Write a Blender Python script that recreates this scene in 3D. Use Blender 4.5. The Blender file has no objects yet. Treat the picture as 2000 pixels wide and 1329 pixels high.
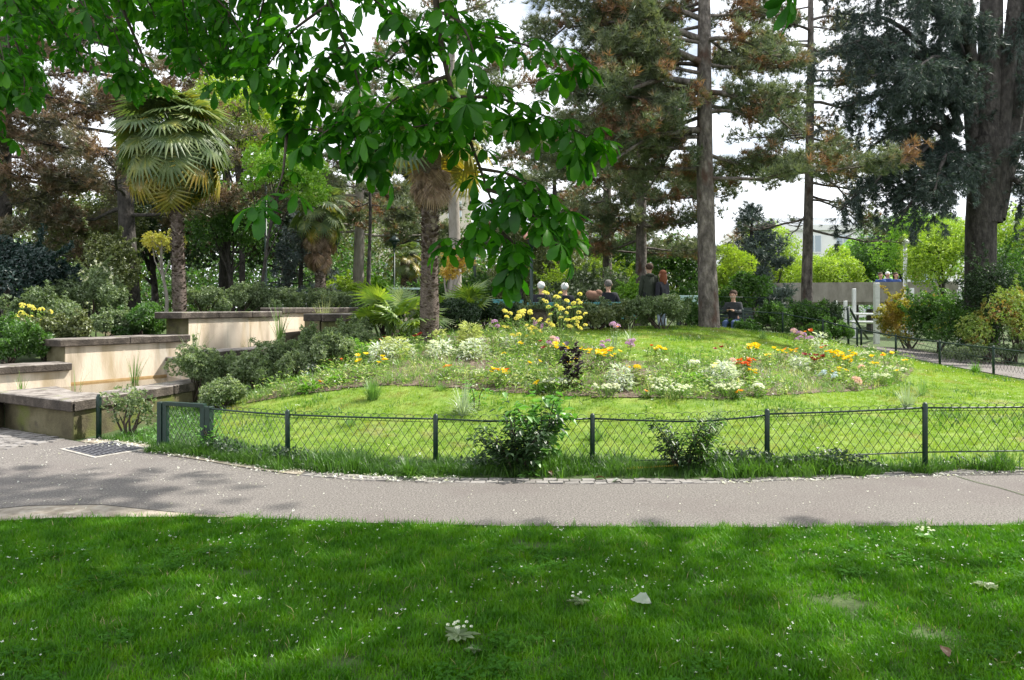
import bpy, bmesh, math
import numpy as np
from math import sin, cos, pi, radians, sqrt, atan2
from mathutils import Vector, Matrix

# ------------------------------------------------------------------ camera, sky, sun, exposure
S = bpy.context.scene
COL = S.collection
cam = bpy.data.objects.new('camera', bpy.data.cameras.new('camera'))
COL.objects.link(cam)
FPX, HZ, EYE = 1500.0, 600.0, 1.6
cam.location = (0, 0, EYE)
cam.rotation_euler = (radians(90), 0, 0)
cam.data.sensor_width = 36
cam.data.lens = 36*FPX/2000
cam.data.shift_y = -(664.5-HZ)/2000
cam.data.clip_end = 2000
S.camera = cam

SUN_AZ = (0.93, 0.36)          # horizontal direction towards the sun
SUN_EL = 52
w = bpy.data.worlds.new('World'); S.world = w; w.use_nodes = True
nt = w.node_tree; N = nt.nodes; L = nt.links; N.clear()
out = N.new('ShaderNodeOutputWorld'); bg = N.new('ShaderNodeBackground')
sky = N.new('ShaderNodeTexSky'); sky.sky_type = 'NISHITA'; sky.sun_disc = False
sky.sun_elevation = radians(SUN_EL)
sky.sun_rotation = atan2(SUN_AZ[0], SUN_AZ[1])
tc = N.new('ShaderNodeTexCoord'); mp = N.new('ShaderNodeMapping'); mp.inputs['Scale'].default_value = (1, 1, 2.2)
nz = N.new('ShaderNodeTexNoise'); nz.inputs['Scale'].default_value = 3.0; nz.inputs['Detail'].default_value = 7; nz.inputs['Roughness'].default_value = .6
cr = N.new('ShaderNodeValToRGB'); cr.color_ramp.elements[0].position = .31; cr.color_ramp.elements[1].position = .47
mx = N.new('ShaderNodeMix'); mx.data_type = 'RGBA'
mx.inputs['B'].default_value = (13.5, 14.0, 14.8, 1)
L.new(tc.outputs['Generated'], mp.inputs['Vector']); L.new(mp.outputs[0], nz.inputs['Vector']); L.new(nz.outputs['Fac'], cr.inputs[0])
L.new(cr.outputs[0], mx.inputs['Factor']); L.new(sky.outputs[0], mx.inputs['A']); L.new(mx.outputs['Result'], bg.inputs['Color'])
bg.inputs['Strength'].default_value = 0.075
L.new(bg.outputs[0], out.inputs[0])
sun = bpy.data.objects.new('sun', bpy.data.lights.new('sun', 'SUN')); COL.objects.link(sun)
sun.data.energy = 5.0; sun.data.angle = radians(1.0); sun.data.color = (1, .95, .86)
sd = Vector((SUN_AZ[0]*cos(radians(SUN_EL)), SUN_AZ[1]*cos(radians(SUN_EL)), sin(radians(SUN_EL))))
sun.rotation_euler = sd.to_track_quat('Z', 'Y').to_euler()
S.view_settings.view_transform = 'Standard'; S.view_settings.look = 'None'
S.view_settings.exposure = 0.86; S.view_settings.gamma = 1
S.view_settings.use_curve_mapping = False
try:
    S.cycles.max_bounces = 6; S.cycles.diffuse_bounces = 3; S.cycles.glossy_bounces = 2; S.cycles.transmission_bounces = 4
    S.cycles.transparent_max_bounces = 4; S.cycles.use_denoising = True
except Exception: pass

# ------------------------------------------------------------------ materials
def nodes(name):
    m = bpy.data.materials.new(name); m.use_nodes = True
    t = m.node_tree; t.nodes.clear(); return m, t.nodes, t.links
def ramp(n, cols, pos=None):
    r = n.new('ShaderNodeValToRGB'); e = r.color_ramp.elements
    k = len(cols)
    while len(e) < k: e.new(.5)
    for i, c in enumerate(cols):
        e[i].position = (pos[i] if pos else i/(k-1)); 
    for i, c in enumerate(cols): e[i].color = (*c, 1)
    return r
def leafmat(name, cols, trans=.35, ns=1.3, nw=.5, rough=.45, gloss=.06, cols2=None, ns2=.8, th=(.5, .6)):
    """leaves: colour varies from leaf to leaf and from patch to patch of the plant; cols2 = colours of withered patches"""
    m, n, l = nodes(name)
    o = n.new('ShaderNodeOutputMaterial'); g = n.new('ShaderNodeNewGeometry'); oi = n.new('ShaderNodeObjectInfo')
    tx = n.new('ShaderNodeTexNoise'); tx.inputs['Scale'].default_value = ns; tx.inputs['Detail'].default_value = 3
    l.new(g.outputs['Position'], tx.inputs['Vector'])
    a = n.new('ShaderNodeMath'); a.operation = 'MULTIPLY'; a.inputs[1].default_value = 1-nw
    ad0 = n.new('ShaderNodeMath'); ad0.operation = 'ADD'; l.new(g.outputs['Random Per Island'], ad0.inputs[0]); l.new(oi.outputs['Random'], ad0.inputs[1])
    fr = n.new('ShaderNodeMath'); fr.operation = 'FRACT'; l.new(ad0.outputs[0], fr.inputs[0])
    l.new(fr.outputs[0], a.inputs[0])
    s = n.new('ShaderNodeMapRange'); s.inputs['From Min'].default_value = .3; s.inputs['From Max'].default_value = .7
    s.inputs['To Max'].default_value = nw
    l.new(tx.outputs['Fac'], s.inputs['Value'])
    b = n.new('ShaderNodeMath'); b.operation = 'ADD'; l.new(a.outputs[0], b.inputs[0]); l.new(s.outputs[0], b.inputs[1])
    r = ramp(n, cols); l.new(b.outputs[0], r.inputs[0]); c = r.outputs[0]
    if cols2:
        t2 = n.new('ShaderNodeTexNoise'); t2.inputs['Scale'].default_value = ns2; t2.inputs['Detail'].default_value = 4; l.new(g.outputs['Position'], t2.inputs['Vector'])
        mr = n.new('ShaderNodeMapRange'); mr.inputs['From Min'].default_value = th[0]; mr.inputs['From Max'].default_value = th[1]; l.new(t2.outputs['Fac'], mr.inputs['Value'])
        r2 = ramp(n, cols2); l.new(fr.outputs[0], r2.inputs[0])
        mm = n.new('ShaderNodeMix'); mm.data_type = 'RGBA'; l.new(mr.outputs[0], mm.inputs['Factor']); l.new(c, mm.inputs['A']); l.new(r2.outputs[0], mm.inputs['B']); c = mm.outputs['Result']
    d = n.new('ShaderNodeBsdfDiffuse'); tr = n.new('ShaderNodeBsdfTranslucent'); gl = n.new('ShaderNodeBsdfGlossy'); gl.inputs['Roughness'].default_value = rough
    l.new(c, d.inputs['Color'])
    br = n.new('ShaderNodeMix'); br.data_type = 'RGBA'; br.blend_type = 'MULTIPLY'; br.inputs['Factor'].default_value = 1
    br.inputs['B'].default_value = (1.5, 1.6, .8, 1); l.new(c, br.inputs['A']); l.new(br.outputs['Result'], tr.inputs['Color'])
    m1 = n.new('ShaderNodeMixShader'); m1.inputs[0].default_value = trans; l.new(d.outputs[0], m1.inputs[1]); l.new(tr.outputs[0], m1.inputs[2])
    m2 = n.new('ShaderNodeMixShader'); m2.inputs[0].default_value = gloss; l.new(m1.outputs[0], m2.inputs[1]); l.new(gl.outputs[0], m2.inputs[2])
    l.new(m2.outputs[0], o.inputs[0]); return m
def surf(name, cols, scale=4, detail=6, rough=.85, bump=.0, bscale=40, stretch=(1, 1, 1), pos=None, extra=None, metallic=0, isl=0, bdist=.02):
    """solid surface: colour ramp over noise in object space, fine relief; extra = [(colour, scale, lo, hi)] stains"""
    m, n, l = nodes(name)
    o = n.new('ShaderNodeOutputMaterial'); p = n.new('ShaderNodeBsdfPrincipled'); p.inputs['Roughness'].default_value = rough; p.inputs['Metallic'].default_value = metallic
    g = n.new('ShaderNodeNewGeometry'); mp = n.new('ShaderNodeMapping'); mp.inputs['Scale'].default_value = stretch
    l.new(g.outputs['Position'], mp.inputs['Vector'])
    t = n.new('ShaderNodeTexNoise'); t.inputs['Scale'].default_value = scale; t.inputs['Detail'].default_value = detail; t.inputs['Roughness'].default_value = .65
    l.new(mp.outputs[0], t.inputs['Vector'])
    mr = n.new('ShaderNodeMapRange'); mr.inputs['From Min'].default_value = .3; mr.inputs['From Max'].default_value = .7; l.new(t.outputs['Fac'], mr.inputs['Value'])
    f = mr.outputs[0]
    if isl:
        oi = n.new('ShaderNodeObjectInfo'); a = n.new('ShaderNodeMix'); a.inputs['Factor'].default_value = isl; l.new(f, a.inputs['A']); l.new(oi.outputs['Random'], a.inputs['B']); f = a.outputs['Result']
    r = ramp(n, cols, pos); l.new(f, r.inputs[0]); c = r.outputs[0]
    for (ec, es, lo, hi) in (extra or []):
        t2 = n.new('ShaderNodeTexNoise'); t2.inputs['Scale'].default_value = es; t2.inputs['Detail'].default_value = 5; l.new(mp.outputs[0], t2.inputs['Vector'])
        m3 = n.new('ShaderNodeMapRange'); m3.inputs['From Min'].default_value = lo; m3.inputs['From Max'].default_value = hi; l.new(t2.outputs['Fac'], m3.inputs['Value'])
        mm = n.new('ShaderNodeMix'); mm.data_type = 'RGBA'; l.new(m3.outputs[0], mm.inputs['Factor']); l.new(c, mm.inputs['A']); mm.inputs['B'].default_value = (*ec, 1); c = mm.outputs['Result']
    l.new(c, p.inputs['Base Color'])
    if bump:
        tb = n.new('ShaderNodeTexNoise'); tb.inputs['Scale'].default_value = bscale; tb.inputs['Detail'].default_value = 4; l.new(mp.outputs[0], tb.inputs['Vector'])
        bb = n.new('ShaderNodeBump'); bb.inputs['Strength'].default_value = bump; bb.inputs['Distance'].default_value = bdist; l.new(tb.outputs['Fac'], bb.inputs['Height']); l.new(bb.outputs[0], p.inputs['Normal'])
    l.new(p.outputs[0], o.inputs[0]); return m

# ------------------------------------------------------------------ objects
def tag(o, label=None, cat=None, group=None, kind=None):
    if label: o['label'] = label
    if cat: o['category'] = cat
    if group: o['group'] = group
    if kind: o['kind'] = kind
    return o
def thing(name, label, cat, loc=(0, 0, 0), group=None, rz=0):
    o = bpy.data.objects.new(name, None); COL.objects.link(o); o.location = loc; o.rotation_euler = (0, 0, rz)
    o.empty_display_size = .1
    return tag(o, label, cat, group)
def link(name, me, parent=None, loc=(0, 0, 0), rot=None, scale=None):
    o = bpy.data.objects.new(name, me); COL.objects.link(o); o.location = loc
    if rot is not None: o.rotation_euler = rot
    if scale is not None: o.scale = (scale,)*3 if np.isscalar(scale) else scale
    if parent: o.parent = parent
    return o
def mesh(name, v, f, mat, smooth=False):
    """v (N,3); f (M,k) array or list of lists"""
    me = bpy.data.meshes.new(name)
    if isinstance(f, np.ndarray):
        v = np.ascontiguousarray(v, dtype=np.float32); f = np.ascontiguousarray(f, dtype=np.int32); k = f.shape[1]
        me.vertices.add(len(v)); me.vertices.foreach_set('co', v.ravel())
        me.loops.add(f.size); me.loops.foreach_set('vertex_index', f.ravel())
        me.polygons.add(len(f)); me.polygons.foreach_set('loop_start', np.arange(0, f.size, k, dtype=np.int32))
        if smooth: me.polygons.foreach_set('use_smooth', np.ones(len(f), dtype=bool))
        me.update(calc_edges=True)
    else:
        me.from_pydata([tuple(map(float, p)) for p in v], [], f)
        if smooth:
            for p in me.polygons: p.use_smooth = True
    for mm in (mat if isinstance(mat, (list, tuple)) else [mat]): me.materials.append(mm)
    return me
def tris(f):
    """list of polygons -> (M,3)"""
    o = []
    for p in f:
        for i in range(1, len(p)-1): o.append((p[0], p[i], p[i+1]))
    return np.array(o, dtype=np.int32)
class MB:
    """collects shapes that belong to one mesh"""
    def __init__(s): s.v = []; s.f = []
    def add(s, v, f):
        k = len(s.v); s.v += [tuple(p) for p in v]; s.f += [tuple(i+k for i in q) for q in f]; return s
    def box(s, c, d, rz=0, taper=1.0, bev=0):
        x, y, z = d[0]/2, d[1]/2, d[2]/2; cr_, sr = cos(rz), sin(rz)
        rings = [(-z, 1-bev/min(x, y) if bev else 1), (-z+bev, 1), (z-bev, taper), (z, taper-(bev/min(x, y)))] if bev else [(-z, 1), (z, taper)]
        v = []
        for (h, t) in rings:
            for (a, b) in ((-1, -1), (1, -1), (1, 1), (-1, 1)):
                px, py = a*x*t, b*y*t; v.append((c[0]+px*cr_-py*sr, c[1]+px*sr+py*cr_, c[2]+h))
        f = [(3, 2, 1, 0)]; n = len(rings)
        for r in range(n-1):
            for i in range(4): f.append((r*4+i, r*4+(i+1) % 4, (r+1)*4+(i+1) % 4, (r+1)*4+i))
        f.append(tuple((n-1)*4+i for i in range(4)))
        return s.add(v, f)
    def tube(s, pts, rad, seg=8, cap=True):
        v, f = tube(pts, rad, seg); 
        f = [tuple(q) for q in f]
        if cap: f += [tuple(range(seg))[::-1], tuple(len(v)-seg+i for i in range(seg))]
        return s.add(v, f)
    def prism(s, poly, z0, z1):
        n = len(poly); a = sum(poly[i][0]*poly[(i+1) % n][1]-poly[(i+1) % n][0]*poly[i][1] for i in range(n))
        if a < 0: poly = poly[::-1]
        v = [(x, y, z0) for x, y in poly]+[(x, y, z1) for x, y in poly]
        f = [tuple(range(n))[::-1], tuple(range(n, 2*n))]+[(i, (i+1) % n, n+(i+1) % n, n+i) for i in range(n)]
        return s.add(v, f)
    def ell(s, c, r, nu=10, nv=7):
        v = []; f = []
        for j in range(nv+1):
            t = pi*j/nv
            for i in range(nu):
                a = 2*pi*i/nu; v.append((c[0]+r[0]*sin(t)*cos(a), c[1]+r[1]*sin(t)*sin(a), c[2]-r[2]*cos(t)))
        for j in range(nv):
            for i in range(nu): f.append((j*nu+i, j*nu+(i+1) % nu, (j+1)*nu+(i+1) % nu, (j+1)*nu+i))
        return s.add(v, f)
    def me(s, name, mat, smooth=False, bevel=0):
        m = mesh(name, s.v, s.f, mat, smooth)
        if bevel:
            bm = bmesh.new(); bm.from_mesh(m)
            bmesh.ops.bevel(bm, geom=[e for e in bm.edges if e.calc_face_angle(0) > .5], offset=bevel, segments=1, affect='EDGES'); bm.to_mesh(m); bm.free()
        return m
    def obj(s, name, mat, parent=None, smooth=False, loc=(0, 0, 0), bevel=0): return link(name, s.me(name, mat, smooth, bevel), parent, loc)
def unit(a): a = np.asarray(a, float); return a/np.maximum(np.linalg.norm(a, axis=-1, keepdims=True), 1e-9)
def tube(pts, rad, seg=8, rough=0, rng=None):
    p = np.asarray(pts, float); n = len(p); rad = np.broadcast_to(np.asarray(rad, float), (n,))
    t = unit(np.gradient(p, axis=0)); up = np.array([0, 0, 1.]) if abs(t[0][2]) < .9 else np.array([1., 0, 0])
    s = unit(np.cross(up, t[0])); v = []
    for i in range(n):
        s = unit(s-t[i]*np.dot(s, t[i])); b = np.cross(t[i], s)
        for k in range(seg):
            a = 2*pi*k/seg; r = rad[i]*(1+(rng.uniform(-rough, rough) if rough else 0))
            v.append(p[i]+r*(s*cos(a)+b*sin(a)))
    f = [(i*seg+k, i*seg+(k+1) % seg, (i+1)*seg+(k+1) % seg, (i+1)*seg+k) for i in range(n-1) for k in range(seg)]
    return np.array(v), np.array(f, dtype=np.int32)
def cat_mesh(parts):
    vs, fs, o = [], [], 0
    for v, f in parts: vs.append(v); fs.append(f+o); o += len(v)
    return np.concatenate(vs), np.concatenate(fs)
def basis(z, rng, spin=True):
    """(N,3,3) matrices whose third column is z, with a free turn about it"""
    z = unit(z); r = rng.normal(size=z.shape) if spin else np.broadcast_to([0, 0, 1.], z.shape)+1e-3
    x = unit(np.cross(r, z)); y = np.cross(z, x); return np.stack([x, y, z], axis=-1)
def basis_y(yv, up=(0, 0, 1.)):
    """columns side, outward, up"""
    y = unit(yv); x = unit(np.cross(y, np.broadcast_to(up, y.shape)+np.array([1e-3, 2e-3, 0]))); z = np.cross(x, y); return np.stack([x, y, z], axis=-1)
def scatter(tpls, R, s, t, rng):
    """copies of small templates as one mesh; tpls = [(v, f)], R (N,3,3), s (N,) , t (N,3)"""
    idx = rng.integers(0, len(tpls), len(t)); parts = []
    for k, (tv, tf) in enumerate(tpls):
        m = idx == k
        if not m.any(): continue
        v = np.einsum('nij,vj->nvi', R[m]*np.asarray(s)[m][:, None, None], tv)+t[m][:, None, :]
        n = m.sum(); f = tf[None]+(np.arange(n)*len(tv))[:, None, None]
        parts.append((v.reshape(-1, 3), f.reshape(-1, tf.shape[1])))
    return cat_mesh(parts)

# ------------------------------------------------------------------ terrain
CP = [(x, 3, 0) for x in range(-16, 17, 4)]+[(x, 6.2, 0) for x in range(-16, 17, 2)]+[
 (-2.3, 7.85, 0), (-.76, 7.6, 0), (.8, 7.6, 0), (2.5, 7.5, 0), (4, 7.3, 0), (5.4, 7.3, 0), (7, 7.4, 0), (9, 8, 0), (12, 9, 0), (-5, 9, 0), (-7, 9.5, 0), (-9, 9, 0), (-4, 8.6, 0),
 (-7, 10.3, 0), (-10, 10, .1), (-14, 11, .3), (-4.9, 9.6, .0), (-4.5, 10.5, .08), (-4.2, 11.6, .25), (-3.5, 12.5, .55), (-3.45, 11.25, .38), (-2, 9.6, .25),
 (0, 8.6, .1), (3, 8.6, .1), (0, 10.3, .43), (0, 13, .87), (2.5, 10.3, .42), (4.8, 10.3, .22), (6.4, 9.6, .12), (5.4, 12, .3), (3, 13, .85), (-1.4, 13.3, .96), (1.5, 15.3, 1.08), (4.36, 17, 1.14),
 (2.8, 16.3, 1.12), (7, 14.5, .5), (9.5, 13.4, .18), (9.7, 15.3, .2), (9.75, 17.5, .26), (9.4, 18.8, .37), (8.9, 19.8, .55), (8.3, 20.5, .74), (7.4, 21, .84), (6.4, 21.3, .80), (5.2, 21.6, .82), (6.2, 22.4, .66), (7, 18.5, .85), (12, 14, .15), (12, 17, .15), (12.3, 20.5, .2), (11.5, 24, .35), (10, 11, .12), (16, 18, .3), (12, 26, .3), (14, 32, .4), (10, 40, .6),
 (-5.7, 11.3, .2), (-5.3, 13.2, .25), (-4.8, 15, .45), (-4.2, 17.5, .8), (-8.2, 11.6, .55), (-8, 13, .75), (-7, 15, 1.15), (-6.4, 18, 1.3), (-5, 20.5, 1.3), (-12, 13, .8), (-16, 15, .9), (-12, 18, 1.1), (-10, 24, 1.2),
 (-3, 15, 1.0), (-2, 18, 1.15), (0, 19, 1.05), (2, 22, .9), (4, 21, .92), (1, 20.6, .87), (2.6, 20.5, .87), (-2, 26, 1.15), (4, 28, .9), (-16, 30, 1.2), (0, 40, 1.1), (-20, 45, 1.2), (15, 50, .6), (-30, 20, 1), (30, 20, .4), (30, 45, .5), (0, 70, .9), (-40, 70, 1), (40, 70, .6),
 (-25, 5, 0), (25, 5, 0)]
CP = np.array(CP, float); _D = CP[:, None, :2]-CP[None, :, :2]
_K = np.sqrt((_D**2).sum(-1)+.5); _C = np.linalg.solve(_K+np.eye(len(CP))*.02*-1, CP[:, 2])
def inpoly(x, y, P):
    P = np.asarray(P); n = len(P); c = np.zeros(np.shape(x), bool); j = n-1
    for i in range(n):
        k = ((P[i, 1] > y) != (P[j, 1] > y)) & (x < (P[j, 0]-P[i, 0])*(y-P[i, 1])/(P[j, 1]-P[i, 1]+1e-12)+P[i, 0]); c ^= k; j = i
    return c
BASINS = [(np.array([(-8.3, 9.9), (-6.9, 10.35), (-5.7, 10.2), (-4.75, 12.3), (-5.95, 13.95), (-7.0, 12.15), (-6.9, 11.8)]), .385), (np.array([(-4.9, 12.4), (-3.8, 14.6), (-5.0, 16.4), (-6.0, 13.95)]), .64), (np.array([(-3.7, 14.8), (-3.3, 17), (-3.8, 19.8), (-5.0, 16.4)]), 1.12)]
def H(x, y):
    x = np.asarray(x, float); y = np.asarray(y, float); sh = np.broadcast(x, y).shape
    x = np.broadcast_to(x, sh).ravel(); y = np.broadcast_to(y, sh).ravel()
    xc = np.clip(x, -44, 44); yc = np.clip(y, 0, 75)
    d = np.sqrt((xc[:, None]-CP[:, 0])**2+(yc[:, None]-CP[:, 1])**2+.5)
    z = np.clip(d@_C, -.1, 1.6)
    f = np.clip((y-7.0)/1.0, 0, 1); z = z*f*f*(3-2*f)
    # paved area left of the bed stays level
    g = np.clip((-(x+4.9))/.4, 0, 1)*np.clip((10.0-y)/.5, 0, 1); z = z*(1-g)
    for P_, zw in BASINS: z = np.where(inpoly(x, y, P_), np.minimum(z, zw-.12), z)
    return z.reshape(sh) if sh else float(z[0])
def G(px, py, dmin=3.2, dmax=70):
    """the point of the ground seen along one ray of the photograph"""
    d = np.arange(dmin, dmax, .03); x = (px-1000)/FPX*d; zr = EYE-(py-HZ)/FPX*d
    h = H(x, d); k = np.argmax(zr <= h)
    if zr[k] > h[k]: k = len(d)-1
    return Vector((x[k], d[k], h[k]))
def W(px, py, d): return Vector(((px-1000)/FPX*d, d, EYE-(py-HZ)/FPX*d))
def B(px, d):
    """foot point on the ground at depth d in the column of the photograph"""
    x = (px-1000)/FPX*d; return Vector((x, d, H(x, d)))
def in_polys(n, P, rng, zoff=0):
    """n points spread over the polygon P on the ground"""
    P = np.asarray(P)[:, :2]; lo, hi = P.min(0), P.max(0); o = np.zeros((0, 2))
    while len(o) < n:
        q = rng.uniform(lo, hi, (n*2, 2)); o = np.concatenate([o, q[inpoly(q[:, 0], q[:, 1], P)]])
    o = o[:n]; return np.column_stack([o, H(o[:, 0], o[:, 1])+zoff])
R0 = np.random.default_rng(7)
# ------------------------------------------------------------------ ground, path, lawns
def axis(a, b, fine0, fine1, st, far):
    o = list(np.arange(fine0, fine1+1e-6, st)); k = st; x = fine1
    while x < b: k *= 1.35; x += k; o.append(min(x, b))
    k = st; x = fine0
    while x > a: k *= 1.35; x -= k; o.insert(0, max(x, a))
    return np.unique(np.array(o))
gx = axis(-500, 500, -13, 14, .22, 1); gy = axis(-60, 600, 5, 26, .22, 1)
X, Y = np.meshgrid(gx, gy); Z = H(X.ravel(), Y.ravel()).reshape(X.shape)
def grid_faces(nx, ny):
    i = np.arange(nx-1)[None]+np.arange(ny-1)[:, None]*nx; i = i.ravel()
    return np.column_stack([i, i+1, i+1+nx, i+nx]).astype(np.int32)
M = {}
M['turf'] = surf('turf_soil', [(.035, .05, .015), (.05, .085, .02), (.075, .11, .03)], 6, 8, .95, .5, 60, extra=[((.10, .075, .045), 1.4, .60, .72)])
M['turf_lit'] = surf('turf_soil_sunlit', [(.08, .155, .012), (.13, .21, .02), (.19, .25, .035)], 3, 8, .95, .4, 60, extra=[((.24, .20, .10), 1.1, .62, .75)])  # turf with sunlit brightness put into its colour, dry patches on top
M['path'] = surf('path_grit', [(.05, .045, .041), (.135, .122, .112), (.35, .32, .295)], 75, 9, .9, .5, 220, extra=[((.12, .10, .095), .7, .5, .75), ((.45, .42, .40), 80, .68, .71)])
M['soil'] = surf('bed_soil', [(.055, .035, .025), (.12, .085, .062), (.24, .19, .15)], 22, 7, .95, .6, 70)
M['dirt'] = surf('bare_dirt', [(.16, .13, .10), (.28, .24, .19), (.40, .36, .31)], 9, 8, .95, .5, 60)
M['sett'] = surf('granite_sett', [(.12, .11, .105), (.20, .185, .175), (.30, .285, .275)], 30, 5, .8, .4, 90, isl=.5)
g0 = link('ground', mesh('ground', np.column_stack([X.ravel(), Y.ravel(), Z.ravel()]), grid_faces(len(gx), len(gy)), M['turf'], True)); tag(g0, kind='structure')

def sheet(name, xs, yf, yb, ny, zoff, mat):
    t = np.linspace(0, 1, ny)[:, None]; XX = np.broadcast_to(xs, (ny, len(xs))); YY = yf[None]*(1-t)+yb[None]*t
    ZZ = H(XX.ravel(), YY.ravel())+zoff
    o = link(name, mesh(name, np.column_stack([XX.ravel(), YY.ravel(), ZZ]), grid_faces(len(xs), ny), mat, True)); return tag(o, kind='structure')
def poly_y(pts, xs):
    p = np.array(sorted(pts)); return np.interp(xs, p[:, 0], p[:, 1])
gp = lambda px, py: tuple(G(px, py))[:2]
FRONT = [(-30, 6.9), (-14, 6.7), (-6, 6.3)]+[gp(a, b) for a, b in ((-60, 1003), (60, 992), (200, 989), (330, 1004), (500, 1016), (700, 1026), (1000, 1032), (1500, 1034), (2000, 1029), (2300, 1022))]+[(9, 6.2), (30, 8)]
BACK = [(-30, 15), (-14, 12), (-6.9, 10.3), (-5.24, 9.14)]+[gp(a, b) for a, b in ((290, 882), (335, 893), (400, 903), (470, 915), (560, 928), (700, 940), (850, 945), (1157, 948), (1400, 946), (1498, 942), (1800, 931), (2000, 923))]+[(8, 7.9), (14, 10), (30, 14)]
def BK(x): return poly_y(BACK, x)
def FR(x): return poly_y(FRONT, x)
xs = np.concatenate([np.linspace(-30, -8, 20), np.linspace(-7.9, 8, 160), np.linspace(8.2, 30, 20)])
sheet('path', xs, FR(xs), BK(xs), 14, .012, M['path'])
# lit lawn inside the fence (brighter turf, the sunlight put into its colour)
FENCE = [(-3.32, 8.4), (-2.29, 7.85), (-.757, 7.62), (.80, 7.65), (2.49, 7.5), (3.98, 7.4), (5.5, 7.45), (7.3, 8.4), (8.6, 10.1), (9.35, 12.2), (9.62, 14.0), (9.72, 15.5), (9.75, 17.5), (9.4, 18.8), (8.9, 19.8), (8.3, 20.5), (7.4, 21), (6.4, 21.3), (5.5, 21.5)]
LAWN = [(-4.2, 8.9)]+FENCE+[(3.4, 18.3), (1.6, 16.2), (0, 15.2), (-1.4, 14.2), (-3.0, 13.4), (-4.2, 11.6), (-4.6, 10.4)]
def fill_poly(name, P, zoff, mat, st=.2):
    """grid cells of the ground inside P, lifted a little"""
    P = np.array(P)[:, :2]; x = np.arange(P[:, 0].min(), P[:, 0].max(), st); y = np.arange(P[:, 1].min(), P[:, 1].max(), st)
    XX, YY = np.meshgrid(x, y); f = grid_faces(len(x), len(y)); c = inpoly(XX.ravel(), YY.ravel(), P)
    f = f[c[f].sum(1) >= 3]; v = np.column_stack([XX.ravel(), YY.ravel(), H(XX.ravel(), YY.ravel())+zoff])
    u, inv = np.unique(f, return_inverse=True)
    o = link(name, mesh(name, v[u], inv.reshape(f.shape).astype(np.int32), mat, True)); return tag(o, kind='structure')
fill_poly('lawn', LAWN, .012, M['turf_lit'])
BEDPX = [(470, 795), (560, 778), (640, 768), (760, 757), (880, 762), (1000, 772), (1100, 778), (1250, 784), (1400, 786), (1550, 774), (1700, 764), (1765, 748), (1790, 722), (1720, 700), (1640, 684), (1560, 690), (1440, 704), (1330, 712), (1220, 706), (1160, 680), (1110, 660), (1000, 648), (900, 655), (800, 662), (720, 690), (640, 706), (580, 735), (500, 770)]
BED = [gp(a, b) for a, b in BEDPX]
fill_poly('soil', BED, .024, M['soil'], .07)
sheet('dirt', np.linspace(-4.6, -1.9, 30), poly_y([gp(a, b) for a, b in ((-200, 1030), (0, 1024), (100, 1016), (250, 1014), (420, 1014))], np.linspace(-4.6, -1.9, 30)), FR(np.linspace(-4.6, -1.9, 30))-.012, 4, .014, M['dirt'])
sheet('dirt', np.linspace(-5.1, -2.0, 30), BK(np.linspace(-5.1, -2.0, 30))-.02, BK(np.linspace(-5.1, -2.0, 30))+.22, 4, .02, M['dirt'])
pb = np.linspace(0, 1, 2)
# footway beyond the far side of the fence
fy = np.linspace(9, 23.5, 60); fx0 = np.interp(fy, [9, 12.2, 14, 15.5, 17.5, 18.8, 19.8, 20.8, 23.5], [9.5, 9.9, 10.0, 10.0, 10.05, 9.9, 9.5, 9.6, 10.2]); fx1 = np.interp(fy, [9, 14, 18, 21, 23.5], [12.8, 12.3, 12.0, 11.9, 12.2])
t = np.linspace(0, 1, 9)[:, None]; XX = fx0[None]*(1-t)+fx1[None]*t; YY = np.broadcast_to(fy, XX.shape)
o = link('path', mesh('path', np.column_stack([XX.ravel(), YY.ravel(), H(XX.ravel(), YY.ravel())+.02]), grid_faces(60, 9)[:, ::-1].copy(), M['path'], True)); tag(o, kind='structure')

sm = [G(a, b) for a, b in ((1868, 934), (1905, 946), (1950, 957), (2010, 975))]; mb = MB()
for i in range(3):
    a_, b_ = sm[i], sm[i+1]; mb.add([(a_.x, a_.y, a_.z+.016), (b_.x, b_.y, b_.z+.016), (b_.x+.012, b_.y+.008, b_.z+.016), (a_.x+.012, a_.y+.008, a_.z+.016)], [(3, 2, 1, 0)])
tag(mb.obj('path_seam', M['turf']), kind='structure')
# granite setts: kerb strip along the path and paved patch by the stone trough
sett_me = []
for i in range(5):
    mb = MB(); r = np.random.default_rng(i); mb.box((0, 0, -.03), (1, 1, .1), bev=.012)
    mb.v = [(x*(1+r.uniform(-.08, .06)), y*(1+r.uniform(-.1, .08)), z+(r.uniform(-.006, .006) if z > 0 else 0)) for x, y, z in mb.v]
    sett_me.append(mb.me('sett', M['sett']))
kerb = thing('kerb', None, None); tag(kerb, kind='structure')
x = -2.35; row = 0
for row in range(2):
    x = -2.1+row*.06
    while x < 6.2:
        ln = R0.uniform(.10, .15); xm = x+ln/2; y = float(BK(np.array([xm]))[0])+.01+row*.105
        sl = float(BK(np.array([xm+.1]))[0]-BK(np.array([xm-.1]))[0])/.2
        link('sett', sett_me[R0.integers(5)], kerb, (xm, y+R0.uniform(-.008, .008), H(xm, y)+.0+R0.uniform(-.004, .006)), (R0.uniform(-.03, .03), R0.uniform(-.03, .03), atan2(sl, 1)), (ln*.93, .096, .8))
        x += ln
patch = thing('cobblestone_paving', None, None); tag(patch, kind='structure')
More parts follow.
